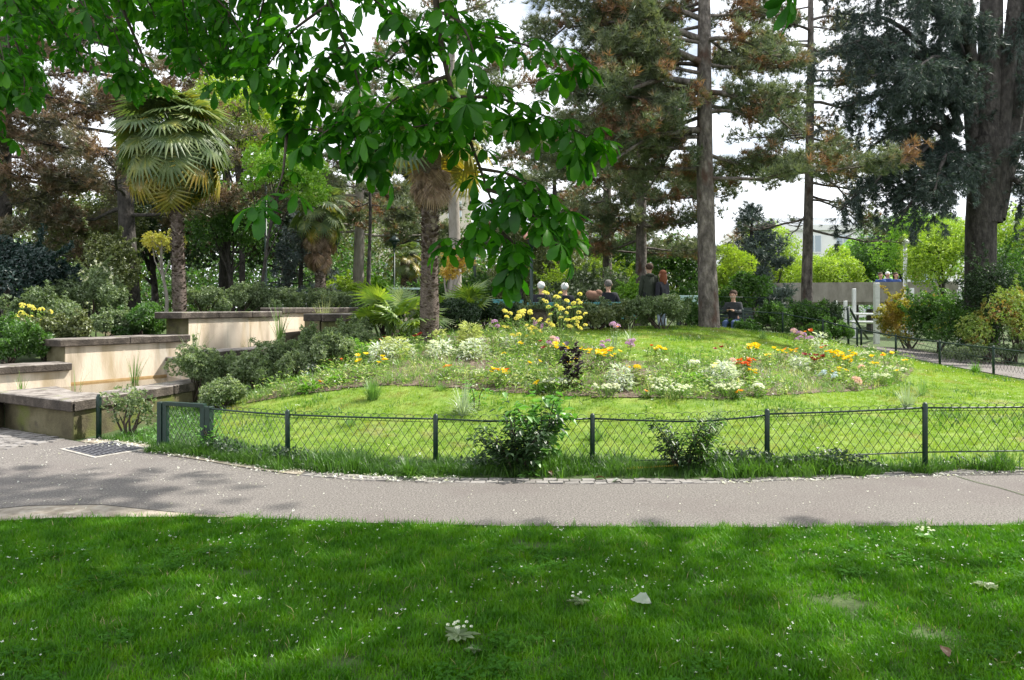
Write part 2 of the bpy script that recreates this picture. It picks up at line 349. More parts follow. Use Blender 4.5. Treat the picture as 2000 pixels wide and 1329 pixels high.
for i in range(14):
    for j in range(18):
        u, v = (i+.5+(j % 2)*.4)*.125, (j+.5)*.118
        p = Vector((-5.6-u+v*.35-.1, 8.42+u*.35+v*.62, 0))
        if p.y > float(BK(np.array([p.x]))[0])-.07 or p.x < -8: continue
        link('sett', sett_me[R0.integers(5)], patch, (p.x, p.y, H(p.x, p.y)+.008+R0.uniform(-.004, .005)), (R0.uniform(-.03, .03), R0.uniform(-.03, .03), -.35+R0.uniform(-.05, .05)), (.118, .108, .8))
# steel edging
M['steel'] = surf('weathered_steel', [(.05, .045, .04), (.09, .08, .07)], 20, rough=.6)
ex = np.linspace(-4.3, -2.6, 24); mb = MB(); ey = FR(ex)-.006
for i in range(23): mb.add([(ex[i], ey[i], 0), (ex[i+1], ey[i+1], 0), (ex[i+1], ey[i+1], .018), (ex[i], ey[i], .018), (ex[i], ey[i]-.008, 0), (ex[i+1], ey[i+1]-.008, 0), (ex[i+1], ey[i+1]-.008, .018), (ex[i], ey[i]-.008, .018)], [(4, 5, 6, 7), (7, 6, 2, 3), (1, 0, 3, 2)])
tag(mb.obj('path_edging', M['steel']), 'thin dark steel edging curving between the path and the bare dirt', 'edging')
# drain grate
M['cast'] = surf('cast_iron', [(.10, .10, .115), (.17, .17, .19)], 30, rough=.5, metallic=.4)
c4 = [np.array(G(a, b)) for a, b in ((187, 896), (285, 880), (232, 868), (127, 881))]
gt = thing('drain_grate', 'square iron drain grate set in the path near the gate', 'grate', tuple(c4[0]*.5+c4[2]*.5))
c0 = (c4[0]+c4[2])/2; e1 = c4[1]-c4[0]; e2 = c4[3]-c4[0]
def gq(u, v, z): return tuple(c4[0]+e1*u+e2*v-c0+np.array([0, 0, z]))
def gbar(name, u0, u1, v0, v1, z0, z1, m):
    MB().add([gq(u0, v0, z0), gq(u1, v0, z0), gq(u1, v1, z0), gq(u0, v1, z0), gq(u0, v0, z1), gq(u1, v0, z1), gq(u1, v1, z1), gq(u0, v1, z1)], [(0, 3, 2, 1), (4, 5, 6, 7), (0, 1, 5, 4), (1, 2, 6, 5), (2, 3, 7, 6), (3, 0, 4, 7)]).obj(name, m, gt)
M['shaft_shade'] = surf('shaft_shade_dark', [(.012, .012, .014), (.02, .02, .022)], 5)
M['concrete'] = surf('concrete', [(.22, .20, .18), (.33, .31, .28), (.42, .40, .37)], 9, rough=.9, bump=.3)
gbar('shaft_shade_sheet', .03, .97, .03, .97, .013, .016, M['shaft_shade'])  # thin dark sheet stands in for the shade below the bars
for a in ((-.07, 1.07, -.07, 0), (-.07, 1.07, 1, 1.07), (-.07, 0, 0, 1), (1, 1.07, 0, 1)): gbar('frame', a[0], a[1], a[2], a[3], .0, .021, M['concrete'])
for i in range(12): gbar('bar', .01+i*.083, .045+i*.083, .0, 1, .017, .027, M['cast'])
for i in range(4): gbar('bar', 0, 1, .13+i*.235, .17+i*.235, .018, .024, M['cast'])

# ------------------------------------------------------------------ grass as geometry-node instances (nobody could count it)
def tuft_mesh(name, mat, n, ln, wd, spread, rng, droop=.5, base=.02):
    v, f = [], []
    for i in range(n):
        a = rng.uniform(0, 2*pi); d = np.array([cos(a), sin(a), 0]); s = np.array([-sin(a), cos(a), 0]); l = ln*rng.uniform(.55, 1.1); lean = rng.uniform(.1, 1)*spread
        b = d*rng.uniform(0, base)*1.0+np.array([rng.uniform(-base, base), rng.uniform(-base, base), -.004]); s = s*cos(rng.uniform(-1, 1))
        p1 = b+d*l*.45*lean*.7+np.array([0, 0, l*.5]); p2 = b+d*l*lean+np.array([0, 0, l*(1-.45*lean*droop*2*.5)])
        k = len(v); w_ = wd*rng.uniform(.7, 1.2)/2
        v += [b-s*w_, b+s*w_, p1+s*w_*.85, p1-s*w_*.85, p2]; f += [(k, k+1, k+2, k+3), (k+3, k+2, k+4)]
    return mesh(name, v, f, mat)
def gn_scatter(name, pts, protos, rng, smin=.7, smax=1.25, kind='stuff', tilt=.15, cat=None, label=None):
    """points -> instances of the prototypes (their data live only in this node tree)"""
    me = bpy.data.meshes.new(name); me.vertices.add(len(pts)); me.vertices.foreach_set('co', np.ascontiguousarray(pts, dtype=np.float32).ravel())
    a = me.attributes.new('rot', 'FLOAT_VECTOR', 'POINT'); r = np.column_stack([rng.normal(0, tilt, (len(pts), 2)), rng.uniform(0, 6.28, len(pts))]).astype(np.float32); a.data.foreach_set('vector', r.ravel())
    b = me.attributes.new('scl', 'FLOAT', 'POINT'); b.data.foreach_set('value', rng.uniform(smin, smax, len(pts)).astype(np.float32))
    o = link(name, me); tag(o, label, cat, kind=kind)
    c = bpy.data.collections.new(name+'_prototypes')
    for p in protos: q = bpy.data.objects.new(p.name, p); c.objects.link(q)
    ng = bpy.data.node_groups.new(name, 'GeometryNodeTree')
    ng.interface.new_socket('Geometry', in_out='INPUT', socket_type='NodeSocketGeometry'); ng.interface.new_socket('Geometry', in_out='OUTPUT', socket_type='NodeSocketGeometry')
    n = ng.nodes; l = ng.links; gi = n.new('NodeGroupInput'); go = n.new('NodeGroupOutput'); ip = n.new('GeometryNodeInstanceOnPoints')
    ci = n.new('GeometryNodeCollectionInfo'); ci.inputs['Collection'].default_value = c; ci.inputs['Separate Children'].default_value = True; ci.inputs['Reset Children'].default_value = True
    ar = n.new('GeometryNodeInputNamedAttribute'); ar.data_type = 'FLOAT_VECTOR'; ar.inputs['Name'].default_value = 'rot'
    asc = n.new('GeometryNodeInputNamedAttribute'); asc.data_type = 'FLOAT'; asc.inputs['Name'].default_value = 'scl'
    l.new(gi.outputs[0], ip.inputs['Points']); l.new(ci.outputs[0], ip.inputs['Instance']); ip.inputs['Pick Instance'].default_value = True
    l.new(ar.outputs['Attribute'], ip.inputs['Rotation']); l.new(asc.outputs['Attribute'], ip.inputs['Scale']); l.new(ip.outputs[0], go.inputs[0])
    md = o.modifiers.new('scatter', 'NODES'); md.node_group = ng
    return o
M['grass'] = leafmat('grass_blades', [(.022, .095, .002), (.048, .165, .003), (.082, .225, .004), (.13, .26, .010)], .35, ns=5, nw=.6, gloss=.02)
M['grass_lit'] = leafmat('sunny_grass', [(.08, .18, .010), (.145, .265, .015), (.235, .34, .024), (.35, .37, .065)], .4, ns=.9, nw=.5, gloss=.03, cols2=[(.18, .19, .05), (.38, .32, .14)], ns2=2.2, th=(.50, .70))  # sunlit copy of the grass: brightness put into the colour, plus withered patches
M['grass_wild'] = leafmat('verge_grass', [(.03, .09, .01), (.06, .15, .015), (.12, .24, .03)], .35, ns=2, nw=.4)
tA = [tuft_mesh('grass_tuft', M['grass'], 16, .046, .0044, 1.0, np.random.default_rng(20+i), base=.03) for i in range(5)]
tB = [tuft_mesh('grass_tuft', M['grass_lit'], 14, .045, .005, .8, np.random.default_rng(30+i), base=.035) for i in range(4)]
tC = [tuft_mesh('grass_tuft', M['grass_wild'], 14, .13, .006, .9, np.random.default_rng(40+i), base=.04) for i in range(4)]
r = np.random.default_rng(3)
n = 120000; gx_ = r.uniform(-10, 10, n); gy_ = r.uniform(2.6, 6.4, n); k = (gy_ < FR(gx_)+.02*np.sin(gx_*9+np.sin(gx_*23))+r.normal(-.01, .03, n)) & (np.abs(gx_) < .72*gy_+4)
k &= ~((gx_ < -2.1) & (gy_ > poly_y([gp(a, b) for a, b in ((-200, 1030), (0, 1024), (100, 1016), (250, 1014), (420, 1014))], gx_)-.02))
bare = np.array([[1.75, 4.15, .22], [2.05, 3.75, .16], [.15, 5.15, .16], [-1.6, 4.6, .12], [1.2, 5.2, .1], [-.75, 3.45, .12]])
dd = np.min(np.hypot(gx_[:, None]-bare[:, 0], (gy_[:, None]-bare[:, 1])*1.3)/bare[:, 2], axis=1); k &= (dd > r.uniform(.3, 1.3, n))
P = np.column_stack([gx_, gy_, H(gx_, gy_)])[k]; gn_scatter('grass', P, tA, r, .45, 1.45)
M['straw'] = leafmat('dry_grass', [(.20, .18, .06), (.34, .29, .13)], .3); M['clover'] = leafmat('clover_leaves', [(.02, .075, .008), (.04, .13, .012), (.07, .18, .025)], .3, gloss=.01)
def clover_mesh(sd):
    q = np.random.default_rng(sd); v, f = [], []
    for i in range(14):
        c = np.array([q.normal(0, .03), q.normal(0, .03), q.uniform(.02, .045)]); a0 = q.uniform(0, 6)
        for j in range(3):
            a = a0+j*2.09; d = np.array([cos(a), sin(a), .1]); s = np.array([-sin(a), cos(a), 0]); k_ = len(v); v += [c, c+d*.006+s*.006, c+d*.013, c+d*.006-s*.006]; f += [(k_, k_+1, k_+2, k_+3)]
    return mesh('clover', v, f, M['clover'])
j_ = (np.sin(P[:, 0]*2.7+1.3)+np.sin(P[:, 1]*4.3)+np.sin(P[:, 0]*6.1-P[:, 1]*5)*.8 > 1.15); Pc = P[j_][::17]; gn_scatter('clover_patches', Pc, [clover_mesh(i) for i in range(4)], r, .7, 1.4)
Ps = P[r.random(len(P)) < .035]; gn_scatter('dry_grass', Ps, [tuft_mesh('tuft', M['straw'], 5, .05, .004, 1.3, np.random.default_rng(90+i), base=.03) for i in range(3)], r, .6, 1.4)
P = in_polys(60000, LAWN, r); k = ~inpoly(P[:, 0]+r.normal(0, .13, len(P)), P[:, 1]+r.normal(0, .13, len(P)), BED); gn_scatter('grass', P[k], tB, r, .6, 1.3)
P = in_polys(9000, LAWN, r); P = P[(np.sin(P[:, 0]*2.1+1)+np.sin(P[:, 1]*2.7)+np.sin(P[:, 0]*5.3-P[:, 1]*4.1)*.8+r.normal(0, .6, len(P)) > .9) & ~inpoly(P[:, 0], P[:, 1], BED)]
gn_scatter('clover_and_weeds', P, [tuft_mesh('tuft', M['grass_wild'], 12, .07, .010, 1.0, np.random.default_rng(80+i), base=.06) for i in range(3)], r, .5, 1.5)
# rough verge along the fence, in the grass strip and by the trough
FLN = np.array(FENCE[:8]); seg = np.hypot(*np.diff(FLN, axis=0).T); cum = np.concatenate([[0], np.cumsum(seg)])
def along(t): return np.column_stack([np.interp(t, cum, FLN[:, 0]), np.interp(t, cum, FLN[:, 1])])
tt = r.uniform(-.3, cum[-1], 8000); q = along(tt); yy = q[:, 1]+r.normal(-.12, .13, len(q)); b = BK(q[:, 0])+.10
k = yy > b-.02+.06*np.sin(q[:, 0]*9); P = np.column_stack([q[:, 0], yy, H(q[:, 0], yy)])[k]
e1_ = in_polys(1200, [gp(a, c) for a, c in ((200, 862), (300, 845), (320, 800), (420, 800), (400, 880), (330, 885), (290, 872))], r)
e2_ = in_polys(1600, [gp(a, c) for a, c in ((285, 885), (420, 862), (560, 905), (560, 925), (400, 898))], r)
gn_scatter('grass', np.concatenate([P, e1_, e2_]), tC, r, .45, 1.1)
P2_ = P[(np.sin(P[:, 0]*2.9+.6)+np.sin(P[:, 0]*6.7)*.7+r.normal(0, .5, len(P)) > .35)]; gn_scatter('tall_grass', P2_[::2], tC, r, 1.0, 1.9)
# ------------------------------------------------------------------ low green fence
M['green'] = surf('green_paint', [(.003, .016, .011), (.006, .026, .018), (.013, .042, .032)], 25, rough=.45, isl=.2)
M['wire'] = surf('green_wire', [(.004, .016, .010), (.008, .026, .017)], 10, rough=.5)
fence = thing('wire_fence', 'low green wire mesh fence with round posts curving round the flower lawn', 'fence', (FENCE[0][0], FENCE[0][1], 0))
FO = np.array([FENCE[0][0], FENCE[0][1], 0])
RZ = [.49, .50, .49, .49, .555, .63, .64, .66, .69, .72, .755, .77, .80, .89, 1.03, 1.23, 1.42, 1.50, 1.52]
fp = [np.array([x, y, H(x, y)]) for x, y in FENCE]
def ftube(name, pts, rad, seg=6, mat=None, par=None):
    return MB().tube([np.array(p)-FO for p in pts], rad, seg).obj(name, mat or M['green'], par or fence, smooth=True)
extra_z = [0]*len(fp)
for i, (p, rz) in enumerate(zip(fp, RZ)):
    if i == 0: continue
    ftube('post', [p+[0, 0, -.1], [p[0]+R0.uniform(-.006, .006), p[1], rz+.03], [p[0], p[1], rz+.05]], [.026, .025, .014], 10)
def wires(p0, z0a, z1a, p1, z0b, z1b, par, off, w=.088, h=.125, loops=True, rr=.003):
    p0, p1 = np.array(p0[:2]), np.array(p1[:2]); Ln = np.linalg.norm(p1-p0); d = (p1-p0)/Ln; ts = []; v = []; f = []
    def pt(u, k, s=0):  # u along, k 0..1 up
        u = min(max(u, 0), Ln); a = u/Ln; zz = (z0a*(1-a)+z0b*a)*(1-k)+(z1a*(1-a)+z1b*a)*k; q = p0+d*u
        return np.array([q[0]-d[1]*s, q[1]+d[0]*s, zz])-off
    Hh = (z1a-z0a+z1b-z0b)/2; run = Hh/h*w
    nn = int((Ln+run)/w)+1; rows = []
    for sgn, s in ((1, .003), (-1, -.003)):
        for i in range(-int(run/w)-1, int(Ln/w)+2+(int(run/w)+1 if sgn < 0 else 0)):
            u0 = i*w; u1 = u0+sgn*run
            ka, kb = 0., 1.
            lo, hi = 0, Ln
            def clip(u): return (u-u0)/(u1-u0)
            if min(u0, u1) < lo: 
                c = clip(lo); (ka, kb) = (max(ka, c), kb) if u0 < lo else (ka, min(kb, c))
            if max(u0, u1) > hi:
                c = clip(hi); (ka, kb) = (max(ka, c), kb) if u0 > hi else (ka, min(kb, c))
            if kb-ka < .05: continue
            a, b = pt(u0+(u1-u0)*ka, ka, s), pt(u0+(u1-u0)*kb, kb, s); tv, tf = tube([a, b], rr, 3); ts.append((tv, tf))
    if loops:
        for i in range(int(Ln/w)):
            c = (i+.5)*w; arc = []
            for k in range(6):
                t = pi*k/5; q = pt(c+w*.62*cos(t), 1); q[2] += .042*sin(t); arc.append(q)
            ts.append(tube(arc, rr, 3))
        for dz in (-.03,): ts.append(tube([pt(0, 1)+[0, 0, dz], pt(Ln, 1)+[0, 0, dz]], rr, 3))
    vv, ff = cat_mesh(ts); return link('wire_mesh', mesh('wire_mesh', vv, ff, M['wire']), par)
for i in range(len(fp)-1):
    a, b = fp[i], fp[i+1]; sag = .025 if i in (2, 3) else .006
    mid = lambda k: a*(1-k)+b*k
    pts = []
    for k in np.linspace(0, 1, 7):
        q = mid(k).copy(); q[2] = RZ[i]*(1-k)+RZ[i+1]*k-sag*sin(pi*k); 
        if i == 3: q[2] = RZ[i]-.02*sin(pi*k*.8)+(RZ[i+1]-RZ[i])*max(0, (k-.62)/.38)
        pts.append(q)
    ftube('top_rail', pts, .0095 if i < 8 else .017, 6)
    ftube('bottom_rail', [a*1+[0, 0, RZ[i]-.43], b*1+[0, 0, RZ[i+1]-.43]], .007, 5)
    if i < 8 or i < 13:
        wires(a, RZ[i]-a[2]-.43+a[2], RZ[i], b, RZ[i+1]-.43, RZ[i+1]-.004, fence, FO, w=.088 if i < 8 else .12, h=.125 if i < 8 else .17)
# gate
gate = thing('garden_gate', 'small green steel framed gate filled with wire mesh', 'gate', (-3.63, 8.5, 0)); GO = np.array([-3.63, 8.5, 0])
ga, gb = np.array([-3.93, 8.66]), np.array([-3.36, 8.43]); gang = atan2(gb[1]-ga[1], gb[0]-ga[0])
def gbox(name, p, sz, z): return MB().box((p[0]-GO[0], p[1]-GO[1], z), sz, gang, bev=.004).obj(name, M['green'], gate)
gd = (gb-ga)/np.linalg.norm(gb-ga)
gbox('hinge_post', ga-gd*.035, (.062, .062, .62), .22); gbox('stile', ga+gd*.035, (.055, .045, .50), .265)
gbox('hinge_post', gb+gd*.045, (.07, .062, .62), .20); gbox('stile', gb-gd*.035, (.06, .045, .50), .265)
gbox('rail', (ga+gb)/2, (.60, .05, .045), .515); gbox('rail', (ga+gb)/2, (.50, .04, .05), .045)
gw = wires(ga+gd*.06, .06, .5, gb-gd*.06, .06, .5, gate, GO, w=.06, h=.09, loops=False)
pp = G(193, 857); mb = MB().tube([(0, 0, -.1), (0, 0, .50), (0, 0, .535)], [.032, .032, .018], 10)
tag(mb.obj('metal_post', M['green'], None, True, loc=pp), 'short lone green post standing against the stone trough', 'post')

# ------------------------------------------------------------------ stepped water basin
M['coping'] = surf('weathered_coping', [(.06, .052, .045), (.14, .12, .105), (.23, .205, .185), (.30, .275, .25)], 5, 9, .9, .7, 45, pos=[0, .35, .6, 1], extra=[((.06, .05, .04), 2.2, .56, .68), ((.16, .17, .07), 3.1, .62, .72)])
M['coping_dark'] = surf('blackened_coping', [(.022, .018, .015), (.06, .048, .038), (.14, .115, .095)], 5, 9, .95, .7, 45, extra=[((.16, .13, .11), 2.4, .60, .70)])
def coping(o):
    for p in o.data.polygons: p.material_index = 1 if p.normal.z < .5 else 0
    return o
M['cream'] = surf('cream_render', [(.54, .445, .34), (.65, .55, .44), (.72, .64, .53)], 2.2, 6, .9, .2, 80, stretch=(1, 1, .22), extra=[((.27, .22, .15), 3.2, .50, .74), ((.42, .32, .19), 1.6, .55, .75), ((.50, .45, .38), 4, .6, .7)])
M['mossy'] = surf('mossy_render', [(.06, .05, .025), (.12, .105, .055), (.19, .17, .105)], 2.2, 7, .95, .4, 50, extra=[((.10, .12, .02), 1.7, .50, .64), ((.05, .04, .03), 2.6, .58, .70)])
M['stain'] = surf('waterline_stain', [(.34, .20, .07), (.48, .34, .17)], 6, 5, .8)
basin = thing('stepped_water_basin', 'stepped cream walled water basin with dark weathered stone coping', 'basin', (-5.24, 9.2, 0)); BO = np.array([-5.24, 9.2, 0])
def wall(a, b, zt, thick, side, zb=-.3, mat='cream', cap=.12, over=.06, capw=None, ext=(0, 0)):
    """a straight wall whose visible face runs a->b, its body on the given side; a coping stone row on top"""
    a = np.array(a, float); b = np.array(b, float); d = (b-a)/np.linalg.norm(b-a); nrm = np.array([-d[1], d[0]])*side
    p = [a, b, b+nrm*thick, a+nrm*thick]
    MB().prism([tuple(q-BO[:2]) for q in p], zb, zt-cap).obj('wall', M[mat], basin)
    cw = capw or thick; L_ = np.linalg.norm(b-a)+ext[0]+ext[1]; n = max(1, int(round(L_/1.15))); s0 = -ext[0]
    for i in range(n):
        u0, u1 = s0+L_*i/n+.004, s0+L_*(i+1)/n-.004
        q = [a+d*u0-nrm*over, a+d*u1-nrm*over, a+d*u1+nrm*(cw+over), a+d*u0+nrm*(cw+over)]
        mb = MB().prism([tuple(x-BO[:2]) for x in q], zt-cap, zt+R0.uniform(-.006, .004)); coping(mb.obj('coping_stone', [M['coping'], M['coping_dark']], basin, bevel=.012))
PB0, PB1, PC1, PD1 = (-6.98, 12.0), (-5.85, 13.9), (-4.95, 16.4), (-3.75, 20.2)
wall((-8.4, 9.4), (-6.75, 11.75), .757, .45, 1, ext=(0, 0))
wall(PB0, PB1, 1.10, .5, 1, ext=(.12, 0))
for (a_, b_, z_) in ((PB0, PB1, .978), (PB1, PC1, 1.388)):
    d_ = unit(np.array(b_)-np.array(a_)); n_ = np.array([-d_[1], d_[0]]); q0 = np.array(a_)-d_*.004+n_*.003; MB().prism([tuple(np.array(q)-BO[:2]) for q in (q0, q0+n_*.5, q0+n_*.5-d_*.01, q0-d_*.01)], -.2, z_).obj('wall', M['mossy'], basin)
wall(PB1, PC1, 1.51, .5, 1, ext=(.25, 0))
wall(PC1, PD1, 1.585, .45, 1)
wall(PD1, (-1.0, 21.0), 1.585, .4, 1); wall((-1.0, 21.0), (1.2, 20.4), 1.60, .4, 1)
# front side of the lowest basin: wide end slab and narrow side
F0, F1, F2 = np.array([-5.24, 9.17]), np.array([-6.82, 10.2]), np.array([-4.62, 11.9])
def prism_part(name, poly, z0, z1, m, bevel=0):
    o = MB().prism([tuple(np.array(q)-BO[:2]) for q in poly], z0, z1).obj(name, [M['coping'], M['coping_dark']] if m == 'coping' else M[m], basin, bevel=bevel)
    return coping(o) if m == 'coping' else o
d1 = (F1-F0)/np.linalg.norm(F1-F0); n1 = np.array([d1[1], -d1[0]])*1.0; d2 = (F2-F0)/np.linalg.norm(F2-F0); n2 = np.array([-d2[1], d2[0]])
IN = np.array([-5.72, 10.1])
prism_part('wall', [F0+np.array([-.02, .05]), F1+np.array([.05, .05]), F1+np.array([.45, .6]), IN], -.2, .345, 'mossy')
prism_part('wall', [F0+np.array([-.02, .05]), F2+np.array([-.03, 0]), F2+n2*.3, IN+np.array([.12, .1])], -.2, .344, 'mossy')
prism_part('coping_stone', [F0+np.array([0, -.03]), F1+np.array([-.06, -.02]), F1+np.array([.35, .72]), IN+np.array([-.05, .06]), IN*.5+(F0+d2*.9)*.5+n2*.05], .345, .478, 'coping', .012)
cps = [F0+np.array([.03, .0]), F0+d2*.95, F0+d2*1.85, F2+d2*.05]
for i in range(3):
    a, b = cps[i]+d2*(.02 if i else .0), cps[i+1]
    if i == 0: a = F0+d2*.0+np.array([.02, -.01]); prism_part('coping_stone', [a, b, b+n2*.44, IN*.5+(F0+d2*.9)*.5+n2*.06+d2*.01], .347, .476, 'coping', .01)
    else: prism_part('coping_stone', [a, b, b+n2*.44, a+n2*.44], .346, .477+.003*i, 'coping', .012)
wall((-4.75, 12.15), (-3.75, 14.5), .90, .4, 1, zb=.0, mat='mossy', over=.05)
wall((-5.95, 13.75), (-4.85, 12.5), .72, .25, -1, zb=.0, over=.02, cap=.08)
wall((-3.62, 14.6), (-2.72, 14.95), 1.47, .4, 1, zb=.3, mat='mossy', cap=.15, over=.05)
wall((-3.66, 14.6), (-3.3, 17.0), 1.47, .3, 1, zb=.3, mat='mossy', cap=.14, over=.03)
# low pillar behind the bed
pb_ = B(1058, 15.3); MB().tube([np.array(pb_)-BO+[0, 0, -.1], np.array(pb_)-BO+[0, 0, .40], np.array(pb_)-BO+[0, 0, .46]], [.2, .2, .26], 16).obj('wall', M['coping_dark'], basin)
wall((-.35, 16.3), (1.25, 16.5), 1.60, .35, 1, zb=.9, mat='mossy', cap=.12)
# water
M['water'], n_, l_ = nodes('pond_water'); o_ = n_.new('ShaderNodeOutputMaterial'); p_ = n_.new('ShaderNodeBsdfPrincipled'); l_.new(p_.outputs[0], o_.inputs[0])
p_.inputs['Base Color'].default_value = (.07, .055, .03, 1); p_.inputs['Roughness'].default_value = .06
t_ = n_.new('ShaderNodeTexNoise'); t_.inputs['Scale'].default_value = 9; b_ = n_.new('ShaderNodeBump'); b_.inputs['Strength'].default_value = .12; b_.inputs['Distance'].default_value = .02
l_.new(t_.outputs[0], b_.inputs['Height']); l_.new(b_.outputs[0], p_.inputs['Normal'])
for k, (poly, z) in enumerate([([(-8.3, 9.9), (-6.9, 10.35), (-5.7, 10.2), (-4.8, 12.3), (-5.95, 13.8), (-7.05, 12.1), (-6.9, 11.8)], .385), ([(-4.9, 12.4), (-3.9, 14.6), (-5.0, 16.3), (-5.9, 13.9)], .64), ([(-3.7, 14.8), (-3.3, 17), (-3.9, 19.8), (-4.9, 16.4)], 1.12)]):
    mb = MB(); mb.add([(x, y, z) for x, y in poly], [tuple(range(len(poly)))]); o = mb.obj('water', M['water']); tag(o, kind='structure')
# rusty water line along the foot of the lowest wall
dB = unit(np.array(PB1)-np.array(PB0)); nB = np.array([dB[1], -dB[0]])*.006
prism_part('waterline', [np.array(PB0)+dB*.02, np.array(PB1)-dB*.02, np.array(PB1)-dB*.02+nB, np.array(PB0)+dB*.02+nB], .36, .415, 'stain')
st = G(2, 850); tag(MB().box((0, 0, .12), (.5, .45, .46), .3, bev=.03).obj('stone_block', M['mossy'], None, loc=(-6.98, 10.0, 0)), 'broken pale stone block at the outer end of the trough', 'stone')

# ------------------------------------------------------------------ benches
M['bench'] = surf('blue_green_slats', [(.03, .15, .17), (.05, .22, .24), (.09, .28, .30)], 14, rough=.5, isl=.3)
M['bench_pale'] = surf('pale_green_slats', [(.28, .42, .40), (.42, .56, .53)], 14, rough=.5, isl=.3)
def bench(p, ln, rz, label, mat, back=True):
    t = thing('park_bench', label, 'bench', p, 'double slatted park benches', rz)
    for i in range(4): MB().box((0, -.18+i*.105, .43), (ln, .085, .028), bev=.005).obj('seat_slat', mat, t)
    for i in range(4): MB().box((0, .22+.035*i, .52+i*.10), (ln, .025, .085), bev=.005).obj('back_slat', mat, t)
    for s in (-1, 1):
        mb = MB(); x = s*(ln/2-.22)
        mb.tube([(x, -.2, 0), (x, -.17, .41), (x, .2, .41), (x, .36, .86)], .018, 6).tube([(x, .28, 0), (x, .16, .41)], .018, 6); mb.obj('leg', M['green'], t)
    return t
bench(Vector((B(975, 18.6).x, 18.6, .92)), 1.25, .1, 'blue-green slatted bench behind the rear hedge, nearer the tall lamp post', M['bench'])
bench(B(1345, 20.6)+Vector((0, 0, .12)), 1.0, -.12, 'pale green slatted bench partly hidden by the thick pine trunk', M['bench_pale'])
bench(Vector((B(735, 23).x, 23, .90)), 2.1, -.1, 'long teal bench behind the basin, seen left of the fan palm shrub', M['bench'])
bench(B(1425, 21.9), 1.6, .1, 'green slatted bench under the man looking at his phone', M['green'])
for p in ((1190, 20.2), (1080, 20.35)):
    bench(B(p[0], p[1])+Vector((0, 0, -.02)), 1.4, pi+.02, 'green bench under the seated people, hidden by the hedge' if p[0] == 1190 else 'green bench under the two white-haired people', M['bench'])
# information table
t = thing('display_table', 'pale green topped information table behind the fan palm shrub', 'table', B(795, 22)); 
MB().box((0, 0, .93), (.78, .5, .05), bev=.008).obj('table_top', M['bench_pale'], t)
for s in (-1, 1): MB().box((s*.3, 0, .45), (.05, .05, .9)).obj('leg', M['green'], t)

# ------------------------------------------------------------------ lamp posts
M['white'] = surf('white_paint', [(.62, .63, .63), (.78, .79, .80)], 10, rough=.5)
M['salmon'] = surf('salmon_enamel', [(.55, .26, .20), (.70, .36, .28)], 10, rough=.4)
def lamp(px, d, ztop, mat, label, head='salmon', r=.045, group='slim park lamp posts'):
    p = B(px, d); h = ztop-p.z; t = thing('street_lamp', label, 'lamp post', p, group)
    MB().tube([(0, 0, -.05), (0, 0, .5), (0, 0, .55), (0, 0, h)], [r*1.7, r*1.6, r, r*.9], 12).obj('pole', mat, t, True)
    MB().tube([(0, 0, h), (0, 0, h+.12), (0, 0, h+.2)], [.05, .07, .12], 12).obj('bracket', mat, t, True)
    MB().tube([(0, 0, h+.2), (0, 0, h+.26), (0, 0, h+.36), (0, 0, h+.42)], [.17, .19, .10, .02], 14).obj('lamp_shade', M[head], t, True)
lamp(1038, 17.5, 2.94, M['green'], 'dark green lamp post with a salmon lamp head behind the blue bench', r=.04)
lamp(519, 21, 5.3, M['green'], 'thin green lamp post rising out of the dark shrubs behind the palm walk', 'green', r=.04)
lamp(770, 26, 3.6, M['green'], 'thin green lamp post by the information table', 'green', r=.03)
lamp(927, 24, 4.6, M['green'], 'thin green lamp post just right of the shaggy palm trunk', 'green', r=.045)
lamp(1768, 31, 3.95, M['white'], 'white lamp post standing above the concrete footbridge', 'white', .085, None)

# ------------------------------------------------------------------ footbridge, white posts, handrail
M['bridge'] = surf('board_marked_concrete', [(.20, .175, .155), (.30, .27, .245), (.38, .345, .315)], 3, 7, .9, .3, 30, stretch=(1, 1, .4))
br = thing('footbridge', 'long grey concrete footbridge beam beyond the fence', 'bridge', (14, 35.5, 0)); 
A, Bq = np.array([10.4, 36.5]), np.array([19.5, 33.6]); dA = unit(Bq-A); nA = np.array([-dA[1], dA[0]])
q = [A, Bq, Bq+nA*2.6, A+nA*2.6]
MB().prism([(p[0]-14, p[1]-35.5) for p in q], 1.70, 1.82).obj('deck', M['bridge'], br)
q = [A-nA*.1, Bq-nA*.1, Bq+nA*.12, A+nA*.12]; MB().prism([(p[0]-14, p[1]-35.5) for p in q], 1.82, 2.72).obj('parapet', M['bridge'], br)
q = [A+nA*2.4, Bq+nA*2.4, Bq+nA*2.62, A+nA*2.62]; MB().prism([(p[0]-14, p[1]-35.5) for p in q], 1.82, 2.70).obj('parapet', M['bridge'], br)
for u in (.3, 3.4, 6.5, 9.3):
    p = A+dA*u+nA*.3; g_ = H(*p); MB().box((p[0]-14, p[1]-35.5, (g_+1.5)/2-.1), (.5, .5, 1.5-g_+.2)).obj('pier', M['bridge'], br)
    p = A+dA*u+nA*2.2; MB().box((p[0]-14, p[1]-35.5, (g_+1.5)/2-.1), (.5, .5, 1.5-g_+.2)).obj('pier', M['bridge'], br)
pg = thing('pergola', 'white painted timber pergola frame in front of the footbridge', 'pergola', B(1700, 28)); PO = np.array(pg.location)
for px, d, y0, y1, wd in ((1712, 27, 553, 664, .16), (1668, 30.5, 564, 628, .12), (1651, 31, 588, 625, .12), (1632, 33, 588, 605, .12), (1765, 31, 575, 612, .14), (1781, 30, 563, 605, .12), (1874, 28, 566, 600, .12)):
    a = W(px, y0, d); zb = H(a.x, a.y)-.05; MB().box((a.x-PO[0], a.y-PO[1], (a.z+zb)/2-PO[2]), (wd, wd, a.z-zb), bev=.01).obj('post', M['white'], pg)
